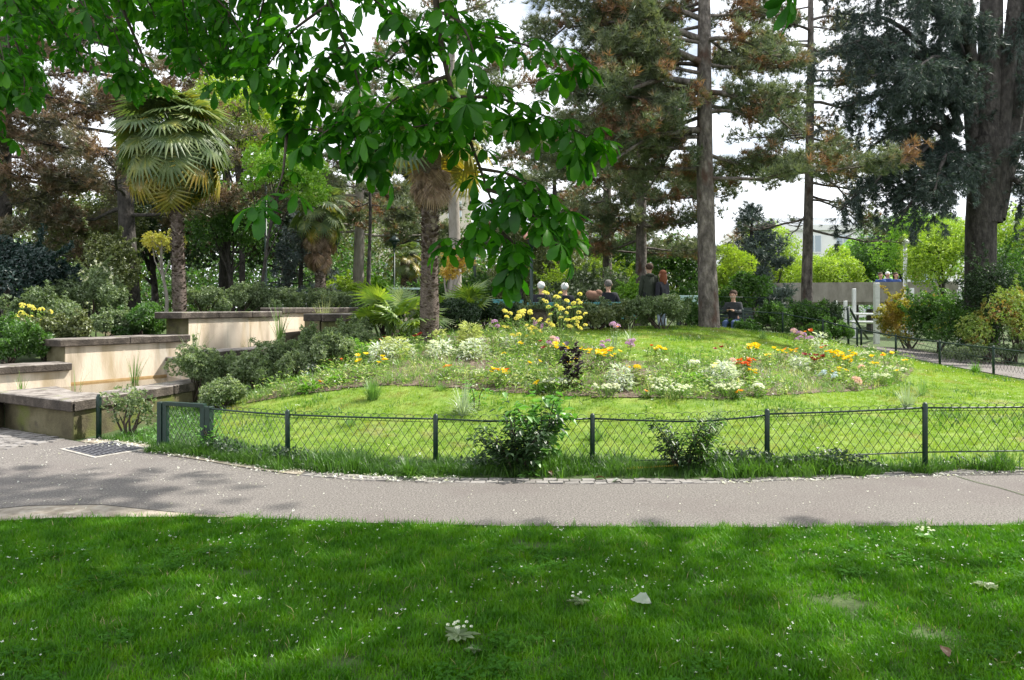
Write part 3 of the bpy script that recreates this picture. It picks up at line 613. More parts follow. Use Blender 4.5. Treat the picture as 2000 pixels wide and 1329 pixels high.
for (xa, ya, da, xb, yb, db, th) in ((1665, 613, 30.4, 1712, 614, 27.1, .07), (1660, 629, 30.4, 1712, 630, 27.1, .09), (1712, 613, 26.9, 1731, 614, 29, .07), (1712, 627, 26.9, 1728, 625, 29, .09)):
    a, b = np.array(W(xa, ya, da)), np.array(W(xb, yb, db)); MB().tube([a-PO, b-PO], th*.6, 4).obj('cross_rail', M['white'], pg)
hr = thing('handrail', 'dark green tubular handrail leading down steps beyond the fence', 'handrail', B(1675, 23)); HO = np.array(hr.location)
pts = [np.array(W(a, b, c))-HO for a, b, c in ((1657, 634, 22.6), (1656, 604, 22.6), (1658, 600, 22.7), (1668, 618, 23.3), (1681, 643, 24), (1695, 662, 24.8))]
MB().tube(pts, .035, 8).obj('rail', M['green'], hr, True)
for (a, b, c) in ((1657, 602, 22.6), (1682, 645, 24)):
    p = W(a, b, c); z = H(p.x, p.y); MB().tube([np.array([p.x, p.y, z-.05])-HO, np.array(p)-HO], .035, 8).obj('post', M['green'], hr, True)

# ------------------------------------------------------------------ buildings far behind
M['facade'] = surf('pale_facade', [(.70, .69, .67), (.82, .81, .79)], .6, 4, .9)
M['facade2'] = surf('cream_facade', [(.52, .46, .38), (.62, .56, .47)], .6, 4, .9)
M['pane'], n_, l_ = nodes('window_pane'); o_ = n_.new('ShaderNodeOutputMaterial'); p_ = n_.new('ShaderNodeBsdfPrincipled'); l_.new(p_.outputs[0], o_.inputs[0]); p_.inputs['Base Color'].default_value = (.32, .37, .42, 1); p_.inputs['Roughness'].default_value = .15
M['roofm'] = surf('zinc_roof', [(.55, .57, .60), (.66, .68, .70)], 2)
def building(label, x0, x1, y, ztop, floors, cols, rz, mat, z0=.5):
    cx = (x0+x1)/2; wd = x1-x0; t = thing('apartment_building', label, 'building', (cx, y, z0), 'apartment blocks beyond the park', rz); Hh = ztop-z0
    MB().box((0, 6, Hh/2-1), (wd, 12, Hh+2)).obj('wall', mat, t)
    MB().box((0, 6, Hh+.25), (wd+.5, 12.5, .5)).obj('cornice', mat, t)
    MB().prism([(-wd/2+.6, .8), (wd/2-.6, .8), (wd/2-.6, 11.2), (-wd/2+.6, 11.2)], Hh+.5, Hh+1.3).obj('roof', M['roofm'], t)
    fh = Hh/floors; cw = wd/cols; me1 = MB().box((0, 0, 0), (1.35, .12, 1.75)).me('window', M['white']); me2 = MB().box((0, -.05, 0), (.52, .06, 1.5)).me('pane', M['pane']); me3 = MB().box((0, -.3, 0), (cw*.8, .9, .12)).me('balcony', M['roofm'])
    for i in range(floors):
        for j in range(cols):
            w_ = link('window', me1, t, (-wd/2+cw*(j+.5), -.03, fh*(i+.55)))
            for s in (-1, 1): link('pane', me2, w_, (s*.31, 0, 0))
        for b_ in range(0): pass
building('white apartment block with rows of windows seen between the two slim pine trunks', 22, 40, 72, 8.8, 3, 7, -.1, M['facade'])
building('pale apartment block half hidden behind the cedar boughs', 44, 62, 80, 10.0, 4, 6, -.25, M['facade'])
building('cream apartment block glimpsed through the trees beside the shaggy palm', -20, -4, 75, 12.5, 4, 5, .05, M['facade2'])
building('pale apartment block glimpsed between pine branches above the white-haired people', 2, 14, 78, 9.5, 3, 4, 0, M['facade'])

# ------------------------------------------------------------------ people
M['skin'] = surf('skin', [(.46, .27, .19), (.56, .34, .25)], 8, rough=.55)
def cloth(n, c, k=.75): return surf(n, [tuple(x*k for x in c), c], 14, rough=.9, bump=.3, bscale=60)
M['navy'] = cloth('dark_navy_wool', (.022, .022, .032)); M['olive'] = cloth('olive_coat', (.035, .045, .03)); M['black'] = cloth('black_jacket', (.015, .017, .025)); M['denim'] = cloth('blue_denim', (.06, .10, .22)); M['greyc'] = cloth('charcoal_knit', (.04, .045, .05)); M['pale'] = cloth('pale_blue_cotton', (.35, .42, .52)); M['bluec'] = cloth('blue_anorak', (.05, .10, .32))
M['hair_w'] = surf('white_hair', [(.62, .62, .62), (.85, .85, .85)], 30, stretch=(3, 3, .6)); M['hair_b'] = surf('brown_hair', [(.035, .02, .012), (.09, .05, .03)], 30); M['hair_r'] = surf('auburn_hair', [(.12, .035, .016), (.25, .08, .03)], 30, stretch=(3, 3, .5)); M['hair_g'] = surf('grey_hair', [(.10, .09, .085), (.2, .19, .18)], 30)
M['tan'] = cloth('tan_cloth', (.24, .13, .09))
def skin(name, joints, bones, mat, parent, sub=2):
    """one continuous surface grown round a skeleton: joints name -> (xyz, r)"""
    ks = list(joints); ix = {k: i for i, k in enumerate(ks)}
    me = bpy.data.meshes.new(name); me.from_pydata([joints[k][0] for k in ks], [(ix[a], ix[b]) for a, b in bones], [])
    o = link(name, me, parent); md = o.modifiers.new('s', 'SKIN')
    for i, k in enumerate(ks):
        r_ = joints[k][1]; me.skin_vertices[0].data[i].radius = (r_, r_) if np.isscalar(r_) else r_
        me.skin_vertices[0].data[i].use_root = (i == 0)
    md.use_smooth_shade = True; sb = o.modifiers.new('u', 'SUBSURF'); sb.levels = sub; sb.render_levels = sub
    me.materials.append(mat); return o
def person(label, loc, rz, pose, top, legs, hair, hairlong=0, coatlen=0, armpose='down', scale=1., extra=None, group=None):
    t = thing('person', label, 'person', loc, group, rz); t.scale = (scale,)*3
    # faces -Y; seated pelvis .50 up, standing .93
    pz = .52 if pose == 'sit' else .93
    J = {'pelvis': ((0, .02, pz), .13), 'waist': ((0, .02, pz+.2), .115), 'chest': ((0, .01, pz+.42), .14), 'neck0': ((0, .01, pz+.54), .065), 'neck': ((0, 0, pz+.60), .055), 'headb': ((0, -.01, pz+.67), .075), 'head': ((0, -.015, pz+.74), .098), 'crown': ((0, -.01, pz+.80), .07)}
    Bn = [('pelvis', 'waist'), ('waist', 'chest'), ('chest', 'neck0'), ('neck0', 'neck'), ('neck', 'headb'), ('headb', 'head'), ('head', 'crown')]
    for s, q in ((-1, 'a'), (1, 'b')):
        J['sh'+q] = ((s*.19, .01, pz+.48), .062)
        if armpose == 'phone': el, wr = (s*.24, -.06, pz+.22), (s*.08, -.28, pz+.30)
        elif armpose == 'lap': el, wr = (s*.25, -.04, pz+.20), (s*.12, -.26, pz+.14)
        elif armpose == 'lean': el, wr = (s*.30, -.02, pz+.20), (s*.34, -.16, pz+.02)
        else: el, wr = (s*.235, .02, pz+.20), (s*.24, -.06, pz-.04)
        J['el'+q] = (el, .046); J['wr'+q] = (wr, .029); w_ = np.array(wr); dr = unit(w_-np.array(el)); pm = w_+dr*.06; J['pa'+q] = (tuple(pm), (.038, .022))
        Bn += [('chest', 'sh'+q), ('sh'+q, 'el'+q), ('el'+q, 'wr'+q), ('wr'+q, 'pa'+q)]
        sd_ = unit(np.cross(dr, [0, .3, 1])); 
        for i, (off, l_f) in enumerate(((-.026, .055), (-.009, .07), (.009, .066), (.026, .052))):
            a_ = pm+sd_*off+dr*.035; b_ = a_+dr*l_f*.8+np.array([0, 0, -.012]); J[f'f{q}{i}'] = (tuple(a_), .009); J[f'g{q}{i}'] = (tuple(b_), .007); Bn += [('pa'+q, f'f{q}{i}'), (f'f{q}{i}', f'g{q}{i}')]
        th_ = pm+sd_*(-s)*.04; J['th'+q] = (tuple(th_), .010); J['tt'+q] = (tuple(th_+dr*.03), .008); Bn += [('pa'+q, 'th'+q), ('th'+q, 'tt'+q)]
        J['hip'+q] = ((s*.095, .01, pz-.04), .10)
        if pose == 'sit': kn, an, to = (s*.12, -.42, pz-.02), (s*.13, -.44, .08), (s*.14, -.62, .035)
        else: kn, an, to = (s*.10, -.01, .49), (s*.10, .02, .08), (s*.12, -.14, .035)
        J['kn'+q] = (kn, .062); J['an'+q] = (an, .04); J['to'+q] = (to, .038)
        Bn += [('pelvis', 'hip'+q), ('hip'+q, 'kn'+q), ('kn'+q, 'an'+q), ('an'+q, 'to'+q)]
    skin('body', J, Bn, M['skin'], t)
    def sub(keys, grow, mat, name, ex=()):
        k2 = {k: (J[k][0], (J[k][1] if np.isscalar(J[k][1]) else J[k][1][0])+grow) for k in keys}; bn = [b for b in Bn if b[0] in k2 and b[1] in k2]+list(ex); return skin(name, k2, bn, mat, t)
    sub(['waist', 'pelvis', 'chest', 'neck0', 'sha', 'shb', 'ela', 'elb', 'wra', 'wrb'], .022, top, 'jacket')
    sub(['pelvis', 'hipa', 'hipb', 'kna', 'knb', 'ana', 'anb'], .014, legs, 'trousers')
    for s, q in ((-1, 'a'), (1, 'b')):
        x, y, z = J['to'+q][0]; ay = J['an'+q][0][1]; MB().ell((x, (y+ay)/2, .04), (.05, .15, .05), 10, 6).obj('shoe', M['black'], t, True)
    if coatlen:
        mb = MB(); seg = 14; v = []; f = []
        for j, (z, rx, ry) in enumerate(((pz+.50, .15, .11), (pz+.3, .195, .15), (pz+.05, .20, .165), (pz-.2, .22, .18), (pz-coatlen, .245, .20))):
            for i in range(seg): a = 2*pi*i/seg; v.append((rx*cos(a)*(1+.04*sin(3*a+j)), .02+ry*sin(a), z))
        for j in range(4):
            for i in range(seg): f.append((j*seg+i, j*seg+(i+1) % seg, (j+1)*seg+(i+1) % seg, (j+1)*seg+i))
        f.append(tuple(range(4*seg, 5*seg))); f.append(tuple(range(seg))[::-1]); mb.add(v, f); mb.obj('coat_skirt', top, t, True)
        MB().ell((0, .07, pz+.55), (.13, .075, .055), 12, 6).obj('hood', top, t, True)
    # face and hair
    hz_ = pz+.745
    MB().ell((0, -.118, hz_-.01), (.014, .022, .022), 8, 5).obj('nose', M['skin'], t, True)
    for s in (-1, 1):
        MB().ell((s*.035, -.098, hz_+.015), (.013, .010, .008), 8, 5).obj('eye', M['black'], t, True); MB().ell((s*.096, 0, hz_), (.014, .024, .032), 8, 5).obj('ear', M['skin'], t, True)
    MB().ell((0, -.102, hz_-.052), (.026, .010, .007), 8, 5).obj('mouth', M['tan'], t, True)
    mb = MB(); rr_ = np.random.default_rng(5); mb.ell((0, .032, hz_+.042), (.108, .110, .098), 14, 9)
    if hairlong: mb.ell((0, .075, hz_-.10), (.115, .07, .20), 12, 8); mb.ell((-.07, .04, hz_-.1), (.045, .06, .17), 10, 7); mb.ell((.07, .04, hz_-.1), (.045, .06, .17), 10, 7)
    mb.v = [tuple(np.array(p)*(1)+rr_.normal(0, .004, 3)) for p in mb.v]; mb.obj('hair', hair, t, True)
    return t
def pl(px, d, head_py, pose):   # stand the figure so that its head is where the ray goes
    x = (px-1000)/FPX*d; return x, d
zr = {}
def place(px, d): p = B(px, d); return p
SIT = .52+.85
def at_head(px, d, hy, pose):
    z = EYE-(hy-HZ)/FPX*d; h = (SIT if pose == 'sit' else 1.77); return Vector(((px-1000)/FPX*d, d, z-h))
p = at_head(1268, 21.0, 517, 'stand'); person('standing man in a long olive hooded coat with his back turned', p, pi+.15, 'stand', M['olive'], M['black'], M['hair_b'], coatlen=.42)
p = at_head(1293, 20.9, 529, 'stand'); person('woman with long auburn hair in a dark jacket beside the man in the olive coat', p-Vector((0, 0, -.05)), pi+.75, 'stand', M['navy'], M['pale'], M['hair_r'], hairlong=1, scale=.96)
print('STAND Z', p.z, H(p.x, p.y))
for px, hy, d, lab, top, hair in ((1057, 553, 20.6, 'white-haired person in a dark navy jacket seated beside the green lamp post', 'navy', 'hair_w'), (1103, 555, 20.8, 'white-haired person in black seated behind the tall yellow flowers', 'black', 'hair_w'), (1188, 549, 20.4, 'grey-haired person in a dark jacket leaning over beside a tan bundle', 'black', 'hair_g')):
    p = at_head(px, d, hy, 'sit'); print(lab, p.z, H(p.x, p.y)); person(lab, p, pi-.1, 'sit', M[top], M['black'], M[hair], armpose='lean' if hair == 'hair_g' else 'lap')
p = at_head(1432, 21.6, 569, 'sit'); print('phone', p.z, H(p.x, p.y))
person('man in a charcoal jumper sitting on a bench looking at his phone', p, -.55, 'sit', M['greyc'], M['denim'], M['hair_b'], armpose='phone')
ph = MB().box((0, 0, 0), (.07, .012, .14)).obj('phone', M['black'], None, loc=(p.x-.19, p.y-.30, p.z+.86)); ph.rotation_euler = (.5, 0, -.55); tag(ph, 'dark phone held in the hands of the man on the bench', 'phone')
b = W(1160, 578, 20.0); mb = MB(); mb.ell((0, 0, .12), (.2, .14, .13), 14, 9).ell((.12, -.02, .2), (.1, .09, .08)).ell((-.1, .02, .16), (.12, .1, .1)); tag(mb.obj('bag', M['tan'], None, True, loc=(b.x, b.y, b.z-.12)), 'soft tan bundle beside the grey-haired person', 'bag')
for px, hy, d, lab, top, hr_ in ((1720, 538, 35.6, 'person in a blue jacket on the footbridge, first of three together', 'bluec', 'hair_b'), (1734, 531, 35.8, 'fair-haired person in blue on the footbridge between two companions', 'bluec', 'hair_w'), (1750, 536, 35.4, 'dark-haired person in blue on the footbridge nearest the white lamp post', 'bluec', 'hair_b'), (1790, 534, 35, 'lone person in pale clothes on the footbridge beyond the white lamp post', 'pale', 'hair_r')):
    p = at_head(px, d, hy, 'sit'); p.z = max(p.z, 1.83); person(lab, p, 0, 'sit', M[top], M['denim'], M[hr_], scale=.98)
# ------------------------------------------------------------------ vegetation builders
M['bark_pine'] = surf('pine_bark', [(.035, .029, .025), (.115, .098, .088), (.23, .20, .18)], 9, 8, .95, 1.0, 14, stretch=(1, 1, .5), bdist=.06, extra=[((.07, .04, .03), 3, .58, .68)])
M['bark_dark'] = surf('dark_bark', [(.013, .011, .010), (.042, .037, .033), (.09, .08, .072)], 9, 8, .95, 1.0, 14, stretch=(1, 1, .45), bdist=.06)
M['bark_grey'] = surf('grey_bark', [(.16, .14, .12), (.28, .25, .22), (.36, .33, .30)], 7, 6, .95, .6, 18, stretch=(1, 1, .3))
M['bark_palm'] = surf('palm_fibre', [(.05, .038, .030), (.12, .09, .075), (.24, .20, .17)], 26, 6, .95, .9, 60, stretch=(1, 1, 2.5))
M['twig'] = surf('twig_bark', [(.03, .022, .015), (.07, .05, .035)], 10)
M['stem'] = surf('green_stem', [(.06, .11, .03), (.12, .18, .05)], 10)
M['pine'] = leafmat('pine_needles', [(.05, .085, .055), (.095, .13, .075), (.16, .19, .10), (.26, .27, .16)], .25, ns=1.1, nw=.5, cols2=[(.13, .075, .045), (.24, .13, .075), (.34, .17, .09)], ns2=1.15, th=(.54, .62))
M['pine2'] = leafmat('brownish_pine_needles', [(.06, .075, .045), (.11, .11, .065), (.18, .16, .10)], .25, ns=1.1, nw=.5, cols2=[(.11, .07, .045), (.21, .13, .085), (.30, .19, .12)], ns2=1.0, th=(.47, .58))
M['cedar'] = leafmat('cedar_needles', [(.016, .034, .028), (.034, .06, .05), (.12, .165, .14)], .15, ns=1.5, nw=.5)
M['spruce'] = leafmat('blue_spruce_needles', [(.04, .065, .065), (.07, .10, .10), (.12, .16, .15)], .1, ns=2)
M['chestnut'] = leafmat('horse_chestnut_leaf', [(.008, .06, .002), (.022, .115, .004), (.045, .175, .007), (.09, .26, .014)], .5, ns=9, nw=.4, rough=.4, gloss=.018)
M['maple'] = leafmat('spring_leaves', [(.12, .26, .02), (.20, .38, .03), (.30, .48, .06)], .45, ns=1.5)
M['lime'] = leafmat('lime_leaves', [(.14, .24, .02), (.26, .38, .03), (.40, .48, .06)], .45, ns=1.2)
M['mid'] = leafmat('mid_green_leaves', [(.03, .09, .012), (.06, .15, .02), (.11, .22, .03)], .4, ns=1.2)
M['dark'] = leafmat('dark_leaves', [(.012, .035, .012), (.025, .06, .018), (.05, .10, .03)], .25, ns=1.4)
M['bluedark'] = leafmat('dark_blue_green_leaves', [(.008, .025, .022), (.016, .04, .035), (.03, .065, .05)], .2, ns=1.6)
M['greyg'] = leafmat('grey_green_leaves', [(.04, .075, .03), (.10, .15, .06), (.19, .25, .13), (.34, .40, .27)], .3, ns=2.6, nw=.4, gloss=.04)
M['olive'] = M.get('olive'); M['oliv'] = leafmat('olive_leaves', [(.06, .09, .03), (.12, .15, .05), (.20, .22, .09)], .3, ns=1.6)
M['golden'] = leafmat('golden_shrub_leaves', [(.14, .18, .02), (.32, .30, .03), (.46, .36, .05)], .35, ns=2, cols2=[(.36, .24, .05), (.44, .30, .06)], ns2=1.2)
M['autumn'] = leafmat('orange_tinged_leaves', [(.10, .20, .03), (.20, .30, .05), (.36, .34, .08)], .35, ns=2, cols2=[(.40, .22, .06), (.48, .32, .10)], ns2=1.4, th=(.54, .66))
M['ylw_new'] = leafmat('yellow_new_leaves', [(.38, .40, .06), (.50, .48, .10), (.60, .46, .10)], .4)
M['orange_new'] = leafmat('amber_new_leaves', [(.46, .30, .06), (.58, .36, .06), (.50, .42, .10)], .4)
M['greyl'] = leafmat('pale_grey_green_leaves', [(.06, .10, .035), (.13, .19, .085), (.25, .31, .17), (.42, .47, .34)], .35, ns=2.6, nw=.4, gloss=.03)
M['whitefl'] = leafmat('white_blossom', [(.50, .52, .44), (.70, .70, .64), (.80, .80, .76)], .3)
M['palm_base'] = leafmat('old_leaf_bases', [(.035, .025, .02), (.09, .068, .055), (.15, .12, .10), (.40, .35, .30)], .0, ns=8, nw=.15, gloss=0)
M['palm'] = leafmat('palm_frond', [(.035, .075, .025), (.08, .13, .045), (.15, .20, .06), (.28, .28, .05)], .35, ns=1.5, nw=.6, rough=.5, gloss=.05)
M['palm_y'] = leafmat('yellowing_palm_frond', [(.12, .15, .03), (.28, .25, .03), (.44, .26, .02)], .3, ns=2.5, nw=.6, gloss=.08)
M['palm_d'] = leafmat('dead_palm_frond', [(.10, .06, .035), (.21, .135, .085), (.34, .235, .155)], .15, ns=4, nw=.4)

def leaf_t(l=1., w=.5, fold=.12, droop=.2):
    v = np.array([(0, 0, 0), (w*.5*l, .45*l, fold*l*.5), (0, l, -droop*l), (-w*.5*l, .45*l, fold*l*.5)]); return v, np.array([(0, 1, 2), (0, 2, 3)])
def sprig_t(n, l, w, rng, spread=1.):
    """a few leaves round a point"""
    vs = []
    for i in range(n):
        v, f = leaf_t(l*rng.uniform(.7, 1.1), w); a = rng.uniform(0, 2*pi); e = rng.uniform(-.3, 1.2)*spread
        m = np.array(Matrix.Rotation(a, 3, 'Z') @ Matrix.Rotation(e, 3, 'X') @ Matrix.Rotation(rng.uniform(-.8, .8), 3, 'Y')); vs.append((v@m.T, f))
    return cat_mesh(vs)
def puff_t(n, l, w, rng, cone=1.4):
    """a brush of needles round +Z"""
    v, f = [], []
    for i in range(n):
        t = rng.uniform(.15, cone); a = rng.uniform(0, 2*pi); d = np.array([sin(t)*cos(a), sin(t)*sin(a), cos(t)]); s = unit(np.cross(d, rng.normal(size=3)))*w/2; k = len(v)
        v += [-s, s, d*l*rng.uniform(.7, 1.1)]; f.append((k, k+1, k+2))
    return np.array(v), np.array(f)
PUFF = [puff_t(20, .17, .016, np.random.default_rng(i)) for i in range(4)]
PUFF_M = [puff_t(12, .19, .022, np.random.default_rng(i+30)) for i in range(4)]
PUFF_S = [puff_t(10, .26, .032, np.random.default_rng(i+9)) for i in range(3)]
SPR = lambda l, w=.5, n=5: [sprig_t(n, l, w, np.random.default_rng(50+i)) for i in range(3)]
def arc(p0, d, L_, rise, n=6, rng=None, wig=.03):
    """a branch from p0 along the horizontal/vertical direction d that bends upwards by rise"""
    k = np.linspace(0, 1, n)[:, None]; p = np.array(p0)+np.array(d)*L_*k+np.array([0, 0, 1])*rise*k**2
    if rng is not None: p = p+rng.normal(0, wig*L_, p.shape)*k*(1-k*.3)
    return p
def conifer(label, base, Ht, r0, lean=(0, 0), z0=2.5, nl=24, Lm=3., mat='pine', bark='bark_pine', seed=0, dens=1., droop=-.12, puffs=None, top=1., hang=0, aim=None, group=None, dead=0, clump=.24, targets=None, nofront=False):
    rng = np.random.default_rng(seed); t = thing('pine_tree' if mat != 'cedar' else 'cedar_tree', label, 'pine' if mat != 'cedar' else 'cedar', base, group)
    k = np.linspace(0, 1, 14); tp = np.column_stack([lean[0]*k*Ht+.05*np.sin(k*5+seed), lean[1]*k*Ht, -.15+k*(Ht+.15)])
    v, f = tube(tp, r0*(1.12*(1-k)**.65+.12)*(1+.10*np.exp(-k*30)), 14, .05, rng); link('trunk', mesh('trunk', v, f, M[bark], True), t)
    def trunk_at(z): return np.array([np.interp(z, tp[:, 2], tp[:, 0]), np.interp(z, tp[:, 2], tp[:, 1]), z])
    PP, DD = [], []
    def dress(lp, ts, a, L_, alive):
        for s in range(int(7+L_*4.2)):
            u = rng.uniform(.22, 1); j = u*6; i0 = int(min(j, 5)); c = lp[i0]*(1-(j-i0))+lp[i0+1]*(j-i0)
            sa = a+rng.choice([-1, 1])*rng.uniform(.5, 1.2); sl = L_*rng.uniform(.16, .34)*(1.2-u*.5); sd2 = np.array([cos(sa), sin(sa), rng.uniform(-.15, .45)-hang])
            sp = arc(c, unit(sd2), sl, (.15 if not hang else -.3)*sl, 4, rng, .05); ts.append(tube(sp, np.linspace(.014, .005, 4), 4))
            if not alive and rng.random() < .9: continue
            m = max(2, int(dens*sl*20)); uu = rng.uniform(.25, 1.05, m)*3; ii = np.clip(uu.astype(int), 0, 2); w_ = (uu-ii)[:, None]
            pc = sp[ii]*(1-w_)+sp[ii+1]*w_+rng.normal(0, clump*.45, (m, 3)); PP.append(pc); DD.append(unit(np.array([0, 0, .55 if not hang else -.9])+unit(sd2)*.6+rng.normal(0, .45, (m, 3))))
        vv, ff = cat_mesh(ts); link('limb', mesh('limb', vv, ff, M[bark], True), t)
    for i in range(nl):
        q = (i+rng.uniform(0, .8))/nl; z = z0+(Ht-z0-.2)*q; a = i*2.4+rng.uniform(-.4, .4)
        if aim is not None and rng.random() < aim[2]: a = aim[0]+rng.normal(0, aim[1])
        if nofront and sin(a) < -.25: a = -a
        L_ = Lm*(1-.78*q**1.5)*rng.uniform(.65, 1.1); e = droop+.45*q+rng.uniform(-.1, .1)
        d = np.array([cos(a)*cos(e), sin(a)*cos(e), sin(e)]); p0 = trunk_at(z); lp = arc(p0, d, L_, .10*L_+rng.uniform(-.1, .12)*L_, 7, rng, .022)
        ts = [tube(lp, np.linspace(r0*.30*(1-q*.5), .012, 7), 6)]
        dress(lp, ts, a, L_, i >= dead)
    for (z, tp_, rl) in (targets or []):
        p0 = trunk_at(z); e_ = np.array(tp_)-np.array(base); k_ = np.linspace(0, 1, 7)[:, None]; L_ = np.linalg.norm(e_-p0); a = atan2(e_[1]-p0[1], e_[0]-p0[0])
        lp = p0*(1-k_)+e_*k_+np.array([0, 0, .10*L_])*np.sin(k_*pi*1.1)+rng.normal(0, .02*L_, (7, 3))*k_; dress(lp, [tube(lp, np.linspace(rl, .012, 7), 7)], a, L_, True)
    P_ = np.concatenate(PP); D_ = np.concatenate(DD); v, f = scatter(puffs or PUFF, basis(D_, rng), rng.uniform(.8, 1.3, len(P_)), P_, rng)
    link('crown', mesh('crown', v, f, M[mat]), t); return t
def lumps(n, rx, ry, rz_, rng, flat=0):
    """centres and radii of leaf masses that make up a crown"""
    d = unit(rng.normal(size=(n, 3))); d[:, 2] = np.where(d[:, 2] < -.5, -d[:, 2], d[:, 2]); k = rng.uniform(.45, .85, n)[:, None]; c = d*k*np.array([rx, ry, rz_]); return c, rng.uniform(.28, .5, n)*min(rx, rz_)
def leaves_in(c, r, n, rng, shell=.65):
    w_ = r**2/np.sum(r**2); idx = rng.choice(len(c), n, p=w_); d = unit(rng.normal(size=(n, 3))); rr_ = r[idx]*rng.uniform(shell**3, 1.1, n)**(1/3)*np.where(rng.random(n) < .12, rng.uniform(1, 1.3, n), 1)
    return c[idx]+d*rr_[:, None], unit(d*.8+np.array([0, 0, .5])+rng.normal(0, .35, (n, 3)))
def broadleaf(name, label, cat, base, Ht, r0, cz, rad, n, leaf, mat, bark='bark_dark', seed=0, nl=16, group=None, lean=(0, 0), flowers=None, w=.55, multi=1):
    rng = np.random.default_rng(seed); t = thing(name, label, cat, base, group); c, r = lumps(nl, rad[0], rad[1], rad[2], rng); c = c+np.array([lean[0], lean[1], cz])
    for m_ in range(multi):
        o_ = rng.normal(0, .12, 2)*(multi > 1); k = np.linspace(0, 1, 8); tp = np.column_stack([o_[0]+lean[0]*k**1.5+.06*np.sin(k*6+m_), o_[1]+lean[1]*k**1.5, -.1+k*(cz+.1)])
        v, f = tube(tp, np.linspace(r0, r0*.45, 8), 10, .05, rng); link('trunk', mesh('trunk', v, f, M[bark], True), t)
    for i in range(min(nl, 12)):
        st_ = tp[rng.integers(3, 8)]; mid = (st_+c[i])/2+rng.normal(0, .06*rad[0], 3); v, f = tube([st_, mid, c[i]], [r0*.4, r0*.25, .012], 6); link('limb', mesh('limb', v, f, M[bark], True), t)
    p, d = leaves_in(c, r, n, rng); v, f = scatter(SPR(leaf, w, 4), basis(d, rng), rng.uniform(.7, 1.3, n), p, rng); link('crown', mesh('crown', v, f, M[mat]), t)
    if flowers:
        p, d = leaves_in(c, r, flowers[0], rng, .97); tv, tf = puff_t(12, flowers[2], flowers[2]*.35, rng, 2.8); v, f = scatter([(tv, tf)], basis(d, rng), rng.uniform(.7, 1.2, len(p)), p, rng); link('blossom', mesh('blossom', v, f, M[flowers[1]]), t)
    return t
def shrub(label, base, rad, n, leaf, mat, seed=0, nl=14, group=None, flowers=None, w=.5, name='shrub', cat='shrub', stems=8, puffs=None, lift=.55):
    rng = np.random.default_rng(seed); t = thing(name, label, cat, base, group); rx, ry, h = rad; c, r = lumps(nl, rx, ry, h*.5, rng); c[:, 2] += h*lift; r = np.minimum(r, .36*h)+.04
    ts = []
    for i in range(stems):
        e = c[i % nl]; a = rng.uniform(0, 2*pi); b = np.array([cos(a)*.1*rx, sin(a)*.1*rx, -.05]); ts.append(tube([b, (b+e)/2+rng.normal(0, .03, 3), e], [.018*(.5+h), .012, .005], 5))
    v, f = cat_mesh(ts); link('stems', mesh('stems', v, f, M['twig'], True), t)
    p, d = leaves_in(c, r*.93, int(n*.8), rng)
    for i in range(16):
        j = rng.integers(nl); dr = unit(np.array([rng.normal(), rng.normal(), rng.uniform(.2, 2)])); L_ = h*rng.uniform(.15, .34); m = max(4, n//110); u = rng.uniform(0, 1, m)[:, None]; p = np.concatenate([p, c[j]+dr*(r[j]*.8+L_*u)+rng.normal(0, .022, (m, 3))]); d = np.concatenate([d, unit(dr+rng.normal(0, .6, (m, 3)))])
    n = len(p); p[:, 2] = np.maximum(p[:, 2], .02); v, f = scatter(puffs or SPR(leaf, w, 5), basis(d, rng), rng.uniform(.7, 1.3, n), p, rng); link('foliage', mesh('foliage', v, f, M[mat]), t)
    if flowers:
        p, d = leaves_in(c, r, flowers[0], rng, .98); tv, tf = puff_t(9, flowers[2], flowers[2]*.6, rng, 2.5); v, f = scatter([(tv, tf)], basis(d, rng), rng.uniform(.6, 1.3, len(p)), p, rng); link('blossom', mesh('blossom', v, f, M[flowers[1]]), t)
    return t

# ---- fan palms
def frond_mesh(name, mat, rng, pet=.75, R_=.62, nseg=26, span=2.35, fold=.25, dead=0, tilt=.78):
    v, f = [], []
    tv, tf = tube([(0, 0, 0), (0, pet*.5, .03), (0, pet, 0)], [.02, .013, .010], 4); v += list(tv); f += [tuple(q) for q in tf]
    for i in range(nseg):
        a = (i/(nseg-1)*2-1)*span; ln = R_*(1-.22*(abs(a)/span)**2)*rng.uniform(.92, 1.05); dr = np.array([sin(a), cos(a), 0]); s = np.array([cos(a), -sin(a), 0]); hw = ln*.5*(2*span/nseg)*.62
        cup = -.10*ln if not dead else -.06*ln
        h0 = np.array([0, pet, 0]); p1 = h0+dr*ln*.52+np.array([0, 0, .05*R_+cup*.35]); p2 = h0+dr*ln*(1 if not dead else .8)+np.array([0, 0, cup*(1.6 if i % 2 else 1.1)-.05]); k = len(v); z = np.array([0, 0, fold*hw])
        v += [h0, p1-s*hw-z, p1+z, p1+s*hw-z, p2]; f += [(k, k+2, k+1), (k, k+3, k+2), (k+1, k+2, k+4), (k+2, k+3, k+4)]
    v = np.array(v); m = v[:, 1] > pet*1.0001; m |= (np.abs(v[:, 0]) > .05); c_, s_ = cos(tilt), sin(tilt); y = v[m, 1]-pet; z = v[m, 2].copy(); v[m, 1] = pet+y*c_+z*s_; v[m, 2] = -y*s_+z*c_
    return mesh(name, v, f, mat)
FR_G = [frond_mesh('frond', M['palm'], np.random.default_rng(i)) for i in range(3)]
FR_Y = [frond_mesh('frond', M['palm_y'], np.random.default_rng(i+5)) for i in range(2)]
FR_D = [frond_mesh('frond', M['palm_d'], np.random.default_rng(i+8), pet=.38, span=1.0, dead=1, tilt=0, R_=.66) for i in range(3)]
